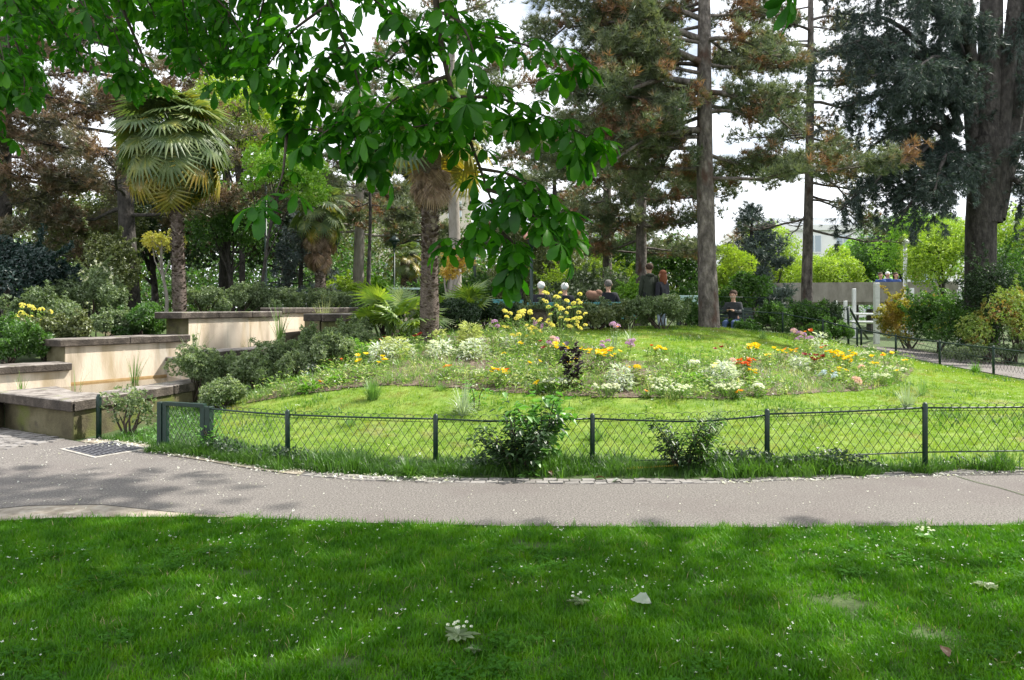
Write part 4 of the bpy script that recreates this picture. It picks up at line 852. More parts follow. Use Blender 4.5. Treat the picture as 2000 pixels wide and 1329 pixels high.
def frond(parent, c, a, e, roll, me, s):
    d = Vector((cos(a)*cos(e), sin(a)*cos(e), sin(e))); y = d; x = y.cross(Vector((0, 0, 1))).normalized(); z = x.cross(y); R_ = Matrix((x, y, z)).transposed() @ Matrix.Rotation(roll, 3, 'Y')
    o = link(me.name, me, parent, c); o.rotation_mode = 'QUATERNION'; o.rotation_quaternion = R_.to_quaternion(); o.scale = (s,)*3; return o
def palm(label, base, Ht, r0, nf, R_, seed, dead=20, yellow=.3, skirt=.7, lean=(0, 0), live_e=(-.9, 1.2), group='fan palms', ds=1.):
    rng = np.random.default_rng(seed); t = thing('palm_tree', label, 'palm', base, group); k = np.linspace(0, 1, 16)
    tp = np.column_stack([lean[0]*k, lean[1]*k, -.1+k*(Ht+.1)]); v, f = tube(tp, r0*(1+.12*np.sin(k*9)+.15*(k > .75)), 14, .06, rng); link('trunk', mesh('trunk', v, f, M['bark_palm'], True), t)
    n = int(Ht*330); z = rng.uniform(0, Ht-.3, n); a = z*23+rng.integers(0, 9, n)*.7; d = np.column_stack([np.cos(a), np.sin(a), np.full(n, .55)]); c = np.column_stack([np.interp(z, tp[:, 2], tp[:, 0])+np.cos(a)*r0*.92, np.sin(a)*r0*.92, z])
    tv = np.array([(-.5, 0, 0), (.5, 0, 0), (.30, .25, 1), (-.30, .25, 1)])*np.array([.062, .05, .05]); v, f = scatter([(tv, np.array([(0, 1, 2, 3)]))], np.stack([unit(np.column_stack([-np.sin(a), np.cos(a), 0*a])), unit(np.column_stack([np.cos(a), np.sin(a), 0*a])), unit(d+[0, 0, 1.2])], axis=-1), rng.uniform(.7, 1.3, n), c, rng)
    link('leaf_bases', mesh('leaf_bases', v, f, M['palm_base']), t)
    top = Vector((lean[0], lean[1], Ht)); s = R_/1.3
    for i in range(nf):
        q = (i+.5)/nf; e = live_e[1]*(1-q)+live_e[0]*q+rng.uniform(-.15, .15); me = FR_Y[i % 2] if (q > 1-yellow and rng.random() < .85) or rng.random() < .08 else FR_G[i % 3]
        frond(t, top+Vector((0, 0, .15-.35*q)), i*2.4+rng.uniform(-.2, .2), e, rng.uniform(-.5, .5), me, s*rng.uniform(.85, 1.08))
    for i in range(dead):
        q = rng.uniform(0, 1); frond(t, top+Vector((0, 0, -.15-q*skirt)), i*2.4, rng.uniform(-1.5, -1.05), rng.uniform(-.6, .6), FR_D[i % 3], ds*s*rng.uniform(.7, .95))
    return t
def strap(label, base, n, ln, wd, mat, seed, spread=1., droop=1., name='grass_clump', cat='grass clump', group=None, flowers=None, up=.6):
    """clump of long arching leaves"""
    rng = np.random.default_rng(seed); v, f = [], []
    for i in range(n):
        a = rng.uniform(0, 2*pi); d = np.array([cos(a), sin(a), 0]); s = np.array([-sin(a), cos(a), 0]); l = ln*rng.uniform(.5, 1.1); sp = rng.uniform(.08, 1)*spread; b = d*rng.uniform(0, .06)+np.array([0, 0, -.02]); k = len(v)
        K = 5
        for j in range(K):
            u = j/(K-1); p = b+d*l*sp*(u**1.3)*.8+np.array([0, 0, l*(u*(1.05-.3*sp)-droop*sp*.62*u**2.4)]); w_ = wd/2*(1-u**1.5*.9)
            v += [p-s*w_, p+s*w_]
        for j in range(K-1): f.append((k+2*j, k+2*j+1, k+2*j+3, k+2*j+2))
    me = mesh(name, v, f, M[mat])
    if not flowers:
        return tag(link(name, me, None, base), label, cat, group)
    t = thing(name, label, cat, base, group); link('leaves', me, t); return t
# ------------------------------------------------------------------ the big trees
pz = B(1385, 17)
def reach(t_label, tree, px, py, d, r, name='limb'): pass
p1 = conifer('thick reddish-grey pine trunk standing at the back edge of the flower lawn', B(1385, 17), 12.5, .175, (-.012, 0), 3.2, 46, 4.2, 'pine', 'bark_pine', 3, nofront=True, dens=1.6, droop=-.10, aim=(2.9, .8, .35), targets=[(1.6+475*17/1500-B(1385, 17).z, W(1175, 110, 16.2), .085), (1.6+435*17/1500-B(1385, 17).z, W(1150, 215, 15.8), .09), (1.6+345*17/1500-B(1385, 17).z, W(1165, 335, 16.2), .085), (1.6+295*17/1500-B(1385, 17).z, W(1330, 330, 16.6), .04), (1.6+420*17/1500-B(1385, 17).z, W(1560, 260, 16.4), .07), (1.6+380*17/1500-B(1385, 17).z, W(1500, 245, 16.6), .06), (1.6+520*17/1500-B(1385, 17).z, W(1060, 60, 16.6), .08), (1.6+520*17/1500-B(1385, 17).z, W(1520, 110, 16), .06), (1.6+560*17/1500-B(1385, 17).z, W(1230, 20, 17.5), .07), (1.6+360*17/1500-B(1385, 17).z, W(1250, 390, 17.8), .05), (1.6+470*17/1500-B(1385, 17).z, W(1240, 150, 18), .06), (1.6+390*17/1500-B(1385, 17).z, W(1270, 250, 15.9), .05)])
conifer('slender sparse pine between the thick pine and the cedar', B(1578, 24), 14, .145, (.004, 0), 3.4, 30, 3.6, 'pine', 'bark_pine', 11, nofront=True, dens=.85, puffs=PUFF_M, targets=[(1.6+410*24/1500-B(1578, 24).z, W(1480, 230, 23.2), 0.05), (1.6+400*24/1500-B(1578, 24).z, W(1700, 245, 24.0), 0.06), (1.6+300*24/1500-B(1578, 24).z, W(1705, 365, 24.8), 0.05), (1.6+270*24/1500-B(1578, 24).z, W(1695, 440, 23.2), 0.045), (1.6+510*24/1500-B(1578, 24).z, W(1450, 115, 24.0), 0.06), (1.6+490*24/1500-B(1578, 24).z, W(1730, 130, 24.8), 0.06), (1.6+360*24/1500-B(1578, 24).z, W(1650, 300, 23.2), 0.045), (1.6+210*24/1500-B(1578, 24).z, W(1705, 455, 24.0), 0.04), (1.6+440*24/1500-B(1578, 24).z, W(1690, 190, 24.8), 0.05), (1.6+540*24/1500-B(1578, 24).z, W(1500, 60, 23.2), 0.05), (1.6+330*24/1500-B(1578, 24).z, W(1500, 290, 24.0), 0.03), (1.6+560*24/1500-B(1578, 24).z, W(1680, 50, 24.8), 0.05)], droop=-.22, aim=(0, .9, .3), dead=7)
conifer('slim pine just behind the standing couple', B(1252, 25.5), 11.5, .17, (-.01, 0), 2.6, 28, 3.4, 'pine', 'bark_pine', 12, dens=1.5, puffs=PUFF_M, droop=-.15)
conifer('slim dark pine behind the grey-haired person', B(1182, 28), 11, .16, (.01, 0), 2.6, 26, 3.8, 'pine', 'bark_pine', 13, dens=1.4, puffs=PUFF_M, droop=-.15)
conifer('grey straight pine trunk directly behind the shaggy palm', B(886, 21.5), 12.5, .15, (-.003, 0), 4.4, 24, 2.9, 'pine', 'bark_grey', 14, dens=1.1, puffs=PUFF_M)
conifer('brown pine with a bare trunk standing just left of the golden fan palm', B(256, 22), 11.5, .21, (-.035, 0), 2.9, 32, 5.0, 'pine2', 'bark_dark', 15, dens=1.15, puffs=PUFF_M, aim=(3.14, .8, .5), droop=-.12)
conifer('broad brown pine at the far left edge above the dark bush', B(10, 24), 11, .24, (0, 0), 2.4, 34, 4.6, 'pine2', 'bark_dark', 16, dens=1.2, puffs=PUFF_M, droop=-.14)
conifer('brown pine in the far background between the golden palm and the leafy maple', B(440, 32), 10.0, .2, (0, 0), 2.6, 24, 4.2, 'pine2', 'bark_dark', 17, dens=1.3, puffs=PUFF_S)
conifer('grey-blue pine behind the skirted palm and the slim lamp post', B(700, 29), 9.5, .19, (0, 0), 3.0, 30, 3.6, 'pine', 'bark_grey', 18, dens=1.3, puffs=PUFF_S)
conifer('grey-green pine behind the table and the shaggy palm', B(805, 34), 9.0, .16, (0, 0), 3.2, 24, 3.4, 'pine', 'bark_dark', 19, dens=1.3, puffs=PUFF_S)
conifer('distant pine filling the gap above the white-haired people', B(1085, 36), 8.5, .16, (0, 0), 3.0, 24, 3.4, 'pine', 'bark_dark', 20, dens=1.3, puffs=PUFF_S)
conifer('dark slim conifer trunk beside the skirted palm', B(720, 24), 6.4, .06, (0, 0), 3.4, 12, 1.5, 'pine', 'bark_dark', 24, dens=.5)
conifer('blue-grey spruce standing beyond the hedge right of the thick pine', B(1468, 32), 5.4, .12, (0, 0), .8, 34, 1.7, 'spruce', 'bark_dark', 21, dens=1.5, droop=-.05, puffs=PUFF_S)
conifer('grey-blue cedar shrub-tree low between the palms', B(590, 25), 3.6, .08, (0, 0), .5, 22, 1.7, 'spruce', 'bark_dark', 22, dens=.9, droop=-.1, hang=.3)

# the old cedar: a fused trunk dividing into several stems, long limbs with hanging boughs
CB = B(1916, 21.5); ced = thing('cedar_tree', 'massive dark cedar with fused stems and drooping blue-green boughs', 'cedar', CB)
rng = np.random.default_rng(31); PP, DD = [], []; CF = 1.38
ztop = [(1905, 330), (1932, 60), (1975, 40), (1895, 40), (1990, 60)]
main = np.array([(0, 0, -.2), (.02, 0, .6), (-.02, 0, 1.6), (.0, 0, 2.6), (.06, 0, 3.5), (.14, 0, 4.4)]); v, f = tube(main*CF, np.array([.36, .31, .285, .28, .31, .32])*CF, 18, .06, rng); link('trunk', mesh('trunk', v, f, M['bark_dark'], True), ced)
for i, (dx, dy, r_, z0_) in enumerate([(.05, 0, .27, 3.6), (.62, .05, .24, 3.7), (-.28, .1, .17, 3.8), (1.1, .2, .19, 4.0), (.3, -.2, .15, 3.6), (.85, -.1, .13, 4.2)]):
    k = np.linspace(0, 1, 8)[:, None]; p = np.array([.08+dx*.22, dy*.5, z0_-.9])*(1-k)+np.array([dx*2.0+.2, dy*2, 11+i*.3])*k; p[:, 0] += .25*dx*np.sin(k[:, 0]*3.14)
    v, f = tube(p*CF, np.linspace(r_*1.15, r_*.4, 8)*CF, 12, .05, rng); link('stem', mesh('stem', v, f, M['bark_dark'], True), ced)
limbs = [((1880, 215), (1620, 95), 14.2), ((1885, 190), (1640, 30), 15), ((1870, 260), (1660, 205), 14.5), ((1875, 300), (1740, 250), 15), ((1880, 250), (1700, 150), 13.8), ((1890, 120), (1690, -60), 15), ((1895, 60), (1720, -120), 14), ((1880, 330), (1730, 400), 15.2), ((1875, 300), (1770, 330), 14.6), ((1960, 330), (2080, 240), 14), ((1950, 260), (2100, 120), 15), ((1940, 340), (2060, 370), 16), ((1880, 205), (1790, 140), 13.2), ((1870, 250), (1660, 330), 16.5), ((1880, 330), (1640, 410), 15.5), ((1880, 300), (1700, 370), 14.8), ((1885, 350), (1755, 430), 14.4), ((1880, 320), (1820, 380), 13.8), ((1950, 350), (2050, 420), 15), ((1900, 130), (1820, -20), 13.4), ((1890, 80), (1560, -30), 16), ((1885, 160), (1600, 110), 16.4), ((1960, 100), (2100, -40), 15)]
PC, DC = [], []
for (a, b, d_) in limbs:
    A_ = np.array(W(a[0], a[1], 21.5))-np.array(CB); B_ = np.array(W(b[0], b[1], d_*CF))-np.array(CB); k = np.linspace(0, 1, 9)[:, None]; L_ = np.linalg.norm(B_-A_)
    lp = A_*(1-k)+B_*k+np.array([0, 0, 1])*.18*L_*np.sin(k*pi)+rng.normal(0, .03, (9, 3)); ts = [tube(lp, np.linspace(.11, .02, 9), 7)]
    for s in range(int(L_*6.5)):
        u = rng.uniform(.12, 1)*8; i0 = min(int(u), 7); c = lp[i0]*(1-u+i0)+lp[i0+1]*(u-i0); sa = rng.uniform(0, 2*pi); sl = rng.uniform(.55, 1.35)
        tip = c+np.array([cos(sa)*sl*.75, sin(sa)*sl*.75, -sl*rng.uniform(.15, .75)]); mid = (c+tip)/2+np.array([0, 0, .12*sl]); sp = np.array([c, mid, tip]); ts.append(tube(sp, [.014, .009, .004], 4))
        # flat sprays along the branchlet and short hanging tassels
        m = int(sl*25); uu = rng.uniform(.1, 1.05, m)*2; ii = np.clip(uu.astype(int), 0, 1); w_ = (uu-ii)[:, None]; pc = sp[ii]*(1-w_)+sp[ii+1]*w_; side = rng.normal(0, .12, (m, 3))*[1, 1, .25]
        PC.append(pc+side); DC.append(unit((tip-c)/sl*.8+side*6+rng.normal(0, .2, (m, 3))))
        for h_ in range(2 if rng.random() < .6 else 0):
            q = c+(tip-c)*rng.uniform(.4, 1); hl = rng.uniform(.3, .9); m = int(hl*30); z = rng.uniform(0, 1, m); PC.append(q+np.column_stack([rng.normal(0, .035, m), rng.normal(0, .035, m), -z*hl])); DC.append(unit(np.array([0, 0, -1])+rng.normal(0, .35, (m, 3))))
    v, f = cat_mesh(ts); link('limb', mesh('limb', v, f, M['bark_dark'], True), ced)
tb = [puff_t(12, .12, .012, np.random.default_rng(70+i), 1.1) for i in range(4)]
PC = np.concatenate(PC); DC = np.concatenate(DC); v, f = scatter(tb, basis(DC, rng), rng.uniform(1.0, 1.7, len(PC)), PC, rng); link('crown', mesh('crown', v, f, M['cedar']), ced)

# ------------------------------------------------------------------ palms
palm('golden-edged fan palm with a dense round crown above the cream wall', B(352, 16.6), 3.25+.6, .13, 88, 1.45, 1, dead=14, yellow=.33, skirt=.4, lean=(-.12, 0), live_e=(-1.15, 1.3))
palm('fan palm with a long pale brown skirt of dead fronds', B(626, 24), 3.25, .16, 30, 1.15, 2, dead=46, yellow=.15, skirt=.8, lean=(0, 0), ds=1.45)
palm('tall shaggy-trunked fan palm rising from the flower bed', B(838, 13.3), 3.55, .150, 30, 1.25, 3, dead=44, yellow=.3, skirt=.35, lean=(.02, 0), live_e=(-.3, 1.3), ds=1.1)
palm('small distant fan palm with yellowing fronds near the information table', B(791, 29), 2.2, .14, 20, .85, 4, dead=22, yellow=.6, skirt=.7)
def low_palm(label, p, n, s, seed):
    rng = np.random.default_rng(seed); t = thing('dwarf_palm', label, 'palm shrub', p, 'low clumping fan palms')
    for i in range(n): frond(t, Vector((rng.normal(0, .12), rng.normal(0, .1), rng.uniform(0, .2))), i*2.4+rng.uniform(-.3, .3), rng.uniform(.45, 1.45), rng.uniform(-.6, .6), (FR_L[i % 3]), s*1.15*rng.uniform(.75, 1.1))
    mb = MB(); mb.tube([(0, 0, -.05), (0, 0, .25)], [.12, .08], 8); mb.obj('trunk', M['bark_palm'], t, True); return t
M['palm_l'] = leafmat('fresh_palm_frond', [(.07, .15, .02), (.16, .26, .03), (.34, .42, .05)], .4, ns=3, nw=.5, gloss=.1)
FR_L = [frond_mesh('frond', M['palm_l'], np.random.default_rng(i+15), pet=.55, R_=.5, nseg=18, span=1.7, tilt=.25) for i in range(3)]
low_palm('clumping fan palm with bright narrow leaflets left of the shaggy trunk', B(775, 13.9), 34, .86, 1)
low_palm('smaller clumping fan palm just right of the shaggy trunk', B(905, 15.6), 18, .78, 2)

# ------------------------------------------------------------------ broadleaf trees
broadleaf('maple_tree', 'light green leafy maple branching out in front of the skirted palm', 'maple', B(500, 20), 4.5, .05, 3.55, (1.15, .9, .85), 2600, .085, 'maple', seed=41, lean=(.75, 0), nl=18)
broadleaf('broadleaf_tree', 'tall pale green tree behind the golden palm crown', 'tree', B(470, 27), 9, .12, 6.6, (2.6, 2, 2.6), 3600, .13, 'lime', seed=42, nl=26)
broadleaf('broadleaf_tree', 'mid green ivy-clad tree behind the golden palm trunk', 'tree', B(450, 23), 4, .10, 2.4, (1.3, 1.0, 1.5), 3600, .09, 'mid', seed=43, nl=18)
broadleaf('small_tree', 'small pale curved tree with yellow-green tufts beside the golden palm trunk', 'small tree', B(322, 18.8), 2.6, .05, 1.75, (.55, .4, .42), 420, .075, 'ylw_new', 'bark_grey', seed=44, nl=9, lean=(-.05, 0))
broadleaf('small_tree', 'small bare-stemmed tree topped with amber new leaves beside the grey pine', 'small tree', B(893, 16.8), 2.3, .035, 1.35, (.38, .3, .38), 330, .085, 'orange_new', 'bark_grey', seed=45, nl=8, multi=2)
broadleaf('chestnut_tree', 'chestnut tree with white flower candles above the footbridge', 'chestnut', B(1752, 42), 5.5, .2, 3.7, (3.0, 2.2, 2.2), 9000, .12, 'mid', seed=46, nl=26, flowers=(110, 'whitefl', .14))
broadleaf('broadleaf_tree', 'yellow-green sunlit tree just left of the cedar trunk', 'tree', B(1845, 31), 4, .1, 3.0, (1.9, 1.4, 1.7), 7000, .085, 'lime', seed=47, nl=20)
broadleaf('broadleaf_tree', 'bright green tree behind the cedar trunk at the park edge', 'tree', B(1985, 31), 4.5, .1, 3.6, (1.9, 1.5, 2.0), 6000, .085, 'lime', seed=48, nl=18)
broadleaf('broadleaf_tree', 'bright green tree behind the slender pine and the footbridge', 'tree', B(1560, 44), 4, .12, 2.4, (3.4, 2, 1.7), 8000, .11, 'lime', seed=49, nl=24)
broadleaf('broadleaf_tree', 'small green tree between the slender pine and the white lamp post', 'tree', B(1672, 46), 4, .12, 3.4, (2.0, 1.6, 1.7), 3000, .15, 'maple', seed=50, nl=18)
broadleaf('broadleaf_tree', 'yellow-green tree rising behind the bridge just right of the slender pine', 'tree', B(1625, 39), 4, .12, 2.5, (2.0, 1.5, 1.5), 6000, .10, 'lime', seed=57, nl=18)
broadleaf('broadleaf_tree', 'mid green tree between the chestnut candles and the yellow-green tree', 'tree', B(1800, 38), 5, .12, 4.0, (1.9, 1.5, 2.4), 7000, .10, 'maple', seed=58, nl=20)
broadleaf('broadleaf_tree', 'airy pale green tree behind the blue-grey spruce', 'tree', B(1500, 42), 5, .12, 3.4, (2.0, 1.5, 2.2), 5000, .10, 'lime', seed=59, nl=18)
broadleaf('broadleaf_tree', 'green tree closing the view behind the pale bench', 'tree', B(1325, 31), 4, .1, 2.0, (1.7, 1.2, 1.6), 5000, .10, 'mid', seed=60, nl=18)
broadleaf('broadleaf_tree', 'olive green tree behind the two white-haired people', 'tree', B(1080, 33), 4, .1, 2.0, (2.0, 1.2, 1.7), 5200, .10, 'oliv', seed=61, nl=18)
broadleaf('broadleaf_tree', 'fresh green tree between the two slim pines behind the people', 'tree', B(1215, 35), 4, .1, 2.2, (1.8, 1.2, 1.7), 5200, .10, 'mid', seed=62, nl=18)
broadleaf('willow_tree', 'pale feathery willow just right of the thick pine trunk', 'willow', B(1428, 27), 3.2, .08, 2.0, (.9, .8, 1.2), 3000, .10, 'lime', seed=51, nl=14, w=.16)
broadleaf('broadleaf_tree', 'leafy green sapling behind the man with the phone', 'tree', B(1455, 24.5), 2.6, .05, 1.3, (.8, .6, .9), 1700, .09, 'mid', seed=52, nl=12)
broadleaf('broadleaf_tree', 'dark evergreen tree far behind the palm walk', 'tree', B(560, 33), 6, .16, 3.4, (3.2, 2, 2.4), 4200, .16, 'dark', seed=53, nl=22)
broadleaf('broadleaf_tree', 'dark leafy tree behind the brown pine trunk', 'tree', B(300, 30), 6, .16, 3.0, (3.2, 2, 2.4), 4200, .15, 'dark', seed=54, nl=22)
broadleaf('broadleaf_tree', 'olive green tree behind the curved pale tree', 'tree', B(170, 27), 5, .14, 2.7, (2.3, 1.6, 2.0), 3600, .12, 'oliv', seed=55, nl=20)
broadleaf('broadleaf_tree', 'spreading tree with twisting dark limbs behind the tall lamp post', 'tree', B(1012, 24), 3.8, .07, 2.4, (1.4, 1.0, .8), 1500, .10, 'oliv', seed=56, nl=14, multi=2)

# ------------------------------------------------------------------ shrubs behind and around
sh = shrub
sh('large dark blue-green bush at the far left behind the low hedge', B(40, 15.5)+Vector((-.2, 0, -.2)), (1.5, 1.2, 1.75), 6500, .08, 'bluedark', 60, 18)
sh('white-flowering shrub between the dark bush and the pine trunk', B(150, 18), (.95, .8, 1.25), 2800, .06, 'greyg', 61, 14, flowers=(420, 'whitefl', .06))
sh('light olive conifer-like shrub left of the brown pine trunk', B(205, 21), (1.1, .9, 2.1), 3400, .08, 'oliv', 62, 16)
sh('vivid yellow-green shrub glowing behind the brown pine', B(222, 24), (.7, .6, 1.7), 1500, .09, 'lime', 63)
sh('rounded yellow-green shrub beside the far bench', B(662, 27), (.95, .8, 1.35), 3000, .07, 'lime', 64, 14)
sh('bright green weeping shrub behind the round yellow-green one', B(735, 33), (1.3, .8, 1.5), 2200, .09, 'maple', 65)
for i, (px, d, rx, h, mat, lab) in enumerate([(95, 12.9, .85, .52, 'oliv', 'low leafy shrub with yellow flecks above the lowest coping'), (10, 12.2, .9, .55, 'mid', 'bright leafy low shrub at the outer end of the planting'), (200, 13.9, .8, .42, 'greyg', 'low grey-green shrub behind the second coping'), (275, 14.2, .65, .55, 'mid', 'glossy green shrub at the step between the cream walls'), (60, 14.4, 1.1, .6, 'greyg', 'grey-green shrub in front of the dark bush'), (170, 15.6, 1.1, .65, 'greyg', 'grey-green shrub below the white-flowering one')]):
    sh(lab, B(px, d)+Vector((0, 0, .02)), (rx, .55, h+.12), 2600, .055, mat, 70+i, 14, group='low planting behind the basin')
for i, (px, d, rx, h, lab) in enumerate([(400, 17.4, .8, .62, 'silvery grey shrub above the coping by the golden palm'), (470, 18.3, .85, .8, 'airy grey shrub with tall sprigs above the basin'), (545, 18.8, .85, .75, 'grey-green shrub beneath the grey-blue cedar'), (615, 19.8, .8, .72, 'grey-green shrub at the foot of the skirted palm'), (675, 20.8, .8, .66, 'grey-green shrub at the end of the hedge by the far bench')]):
    z = H(B(px, d).x, d); sh(lab, Vector((B(px, d).x, d, z)), (rx, .6, h), 2600, .05, 'greyg', 80+i, 14, group='grey-green hedge above the basin')
for i, (px, d, rx, h, mat, lab) in enumerate([(880, 15.0, .8, .56, 'dark', 'dark green shrub right behind the shaggy palm trunk'), (950, 15.4, .85, .46, 'dark', 'dark hedge shrub behind the feathery pale plant'), (1015, 16.0, .8, .46, 'greyg', 'grey hedge shrub left of the low pillar'), (1100, 15.9, .85, .56, 'greyg', 'grey hedge shrub behind the tall yellow flowers'), (1165, 16.0, .8, .52, 'oliv', 'brownish hedge shrub below the grey-haired person'), (1225, 16.2, .8, .60, 'greyg', 'grey hedge shrub below the olive-coated man'), (1290, 16.3, .72, .66, 'greyg', 'rounded grey shrub at the end of the hedge by the couple'), (925, 17.0, .7, .40, 'greyg', 'silvery shrub in front of the blue-green bench'), (745, 14.5, .5, .7, 'dark', 'dark shrub behind the clumping fan palm'), (1340, 17.6, .35, .55, 'mid', 'low green shrub touching the thick pine trunk')]):
    sh(lab, B(px, d), (rx, .5, h), 2700, .045, mat, 90+i, 16, group='hedge shrubs behind the flower lawn')
for i, (px, d, rx, h, mat, lab, fl_) in enumerate([(1120, 23.2, 1.2, 1.55, 'greyg', 'white-flecked tall shrub behind the white-haired people', (350, 'whitefl', .05)), (1190, 23.4, 1.0, 1.7, 'greyg', 'tall silvery shrub behind the grey-haired person', (260, 'whitefl', .05)), (1225, 22.6, .62, 1.45, 'maple', 'bright green shrub left of the man in the olive coat', None), (1345, 23.6, .85, 1.35, 'mid', 'green shrub behind the pale bench', (120, 'whitefl', .05)), (1150, 30, 1.8, 2.6, 'lime', 'yellow-green tall shrub beneath the distant pines', None), (1260, 31, 1.8, 2.3, 'lime', 'sunlit yellow-green shrub beyond the standing couple', None), (990, 28, 1.5, 1.7, 'oliv', 'olive shrub behind the tall lamp post', None), (930, 24, .7, 1.3, 'mid', 'green shrub behind the small amber tree', None), (960, 26, .8, 1.4, 'oliv', 'rounded olive shrub between the amber tree and the bench', None), (860, 27, 1.2, 1.2, 'mid', 'green shrub with coral flowers beyond the table', (90, 'orange_new', .06))]):
    sh(lab, B(px, d), (rx, .8, h), 2600, .075, mat, 110+i, 16, flowers=fl_)
for i, (px, d, rx, h, mat, lab) in enumerate([(1512, 22.6, .8, 1.0, 'mid', 'clipped dark green hedge shrub beside the phone man'), (1572, 23.2, .85, 1.15, 'mid', 'clipped dark green hedge shrub at the slender pine'), (1610, 23.8, .6, 1.15, 'dark', 'clipped dark hedge shrub next to the handrail'), (1445, 21.4, .6, .42, 'mid', 'low ground-hugging shrub in front of the phone man'), (1620, 22.0, .9, .5, 'mid', 'low green growth along the curved fence')]):
    sh(lab, B(px, d), (rx, .6, h), 3000, .05, mat, 130+i, 14, group='hedge along the curved fence')
sh('golden-green mounded shrub beyond the footway near the white posts', B(1775, 24.2), (1.1, .9, 1.5), 3600, .065, 'golden', 140, 16)
sh('green and golden shrub between the golden mound and the cedar', B(1840, 22.8), (1.05, .9, 1.7), 3600, .065, 'mid', 141, 16)
sh('dark green shrub climbing the foot of the cedar trunk', B(1930, 20.4), (.8, .7, 2.5), 3600, .055, 'dark', 142, 16)
sh('orange-tinged feathery shrub at the right beside the cedar', B(1975, 19.4), (1.15, .8, 1.75), 3800, .055, 'autumn', 143, 16)
sh('green shrub at the end of the footway under the cedar', B(1885, 20.8), (1.0, .8, 1.3), 3000, .055, 'mid', 144, 16)
sh('low grey-green groundcover shrub along the footway below the cedar', B(1945, 18.9), (1.7, .4, .42), 2600, .05, 'greyg', 145, 18)
sh('tall dark ivy mass right of the cedar trunk', B(2000, 22.5), (1.5, 1.1, 3.2), 4200, .07, 'mid', 146, 18)
# shrubs along the near side of the basin
for i, (px, py, rx, h, n, lab) in enumerate([(375, 785, .50, .72, 1300, 'open grey-leaved shrub on thin pale stems by the gate'), (448, 772, .46, .56, 1700, 'grey-green shrub leaning over the trough wall'), (435, 800, .38, .34, 1300, 'low dark shrub at the corner of the flower lawn'), (565, 740, .56, .56, 2600, 'dense grey-green shrub against the second trough wall'), (632, 722, .52, .56, 2400, 'dense grey-green shrub in the middle of the trough planting'), (690, 690, .46, .50, 2000, 'grey-green shrub below the small stone cap'), (500, 762, .36, .5, 1500, 'small silvery shrub between the two trough walls')]):
    sh(lab, G(px, py), (rx, rx*.8, h), int(n*1.1), .046, 'greyl', 150+i, 13, group='grey-green shrubs along the trough')
for i, (px, py, h_, lab) in enumerate([(250, 856, .40, 'sparse trailing shrub hanging over the trough wall')]):
    sh(lab, G(px, py)+Vector((0, -.02, 0)), (.34, .16, h_), 260, .045, 'greyl', 160+i, 9, lift=.8)
# far woods (a mass nobody could count) closing the view behind the trees
rng = np.random.default_rng(77)
def woods(x0, x1, y, h0, h1, n, mat, leaf):
    m = n//60; cx = rng.uniform(x0, x1, m); cy = y+rng.uniform(-4, 4, m); hh = rng.uniform(h0, h1, m)*(.85+.3*np.sin(cx*.35)); cz = rng.uniform(.1, 1, m)*hh; c = np.column_stack([cx, cy, cz+.5]); r_ = rng.uniform(.9, 2.1, m)
    p, d = leaves_in(c, r_, n, rng, .7); v, f = scatter(SPR(leaf, .6, 4), basis(d, rng), rng.uniform(.7, 1.4, n), p, rng); o = link('far_woods', mesh('far_woods', v, f, M[mat])); tag(o, kind='stuff')
woods(-46, -2, 46, 6, 9.5, 20000, 'oliv', .20); woods(-46, -2, 48, 6, 9.5, 12000, 'mid', .20); woods(-45, 4, 40, 3.5, 6, 15000, 'mid', .17); woods(-4, 16, 44, 3.0, 4.4, 14000, 'oliv', .15); woods(12, 60, 56, 1.5, 3.2, 11000, 'mid', .18); woods(24, 60, 40, 3, 6, 11000, 'dark', .17)

# ------------------------------------------------------------------ the horse chestnut whose boughs hang into view
def cleaf_mesh(rng, s=1.):
    v, f = [], []; nl_ = int(rng.choice([5, 6, 7])); tv, tf = tube([(0, 0, 0), (0, .06, .008), (0, .12, 0)], [.0025, .002, .002], 3); v += list(tv); f += [tuple(q) for q in tf]
    for i in range(nl_):
        a = (i/(nl_-1)*2-1)*1.95; ln = .175*(1-.38*(abs(a)/1.95)**1.3)*rng.uniform(.9, 1.1); dr = np.array([sin(a), cos(a), 0]); sd_ = np.array([cos(a), -sin(a), 0]); dp = rng.uniform(.35, 1.0); k = len(v)
        def q(u, w_, z=0): return np.array([0, .12, 0])+dr*ln*u*(1-.25*dp*u)+sd_*w_*ln*1.3+np.array([0, 0, -dp*ln*u**1.6*.9+z*ln])
        v += [q(0, 0), q(.35, -.075, .02), q(.70, -.165, .03), q(.93, -.115, .01), q(1.02, 0), q(.93, .115, .01), q(.70, .165, .03), q(.35, .075, .02), q(.35, 0, -.02), q(.72, 0, -.03)]
        f += [(k, k+8, k+1), (k+1, k+8, k+9, k+2), (k+2, k+9, k+3), (k+3, k+9, k+4), (k, k+7, k+8), (k+8, k+7, k+6, k+9), (k+9, k+6, k+5), (k+9, k+5, k+4)]
    return v, f
CL_S = .76
CL = [cleaf_mesh(np.random.default_rng(200+i)) for i in range(6)]
CLM = [mesh('leaf', v, f, M['chestnut'], True) for v, f in CL]
CLT = [(np.array(v), tris(f)) for v, f in CL]
ct = thing('horse_chestnut_tree', 'horse chestnut whose dark leafy boughs hang down over the lawn and path', 'chestnut', (5.9, 2.0, 0)); CO = np.array([5.9, 2.0, 0])
rng = np.random.default_rng(88)
k = np.linspace(0, 1, 12)[:, None]; v, f = tube(np.column_stack([k*.1, k*.3, -.2+k*5.2]), np.linspace(.36, .24, 12), 16, .04, rng); link('trunk', mesh('trunk', v, f, M['bark_dark'], True), ct)
LP, LD = [], []     # leaf points and outward directions (world)
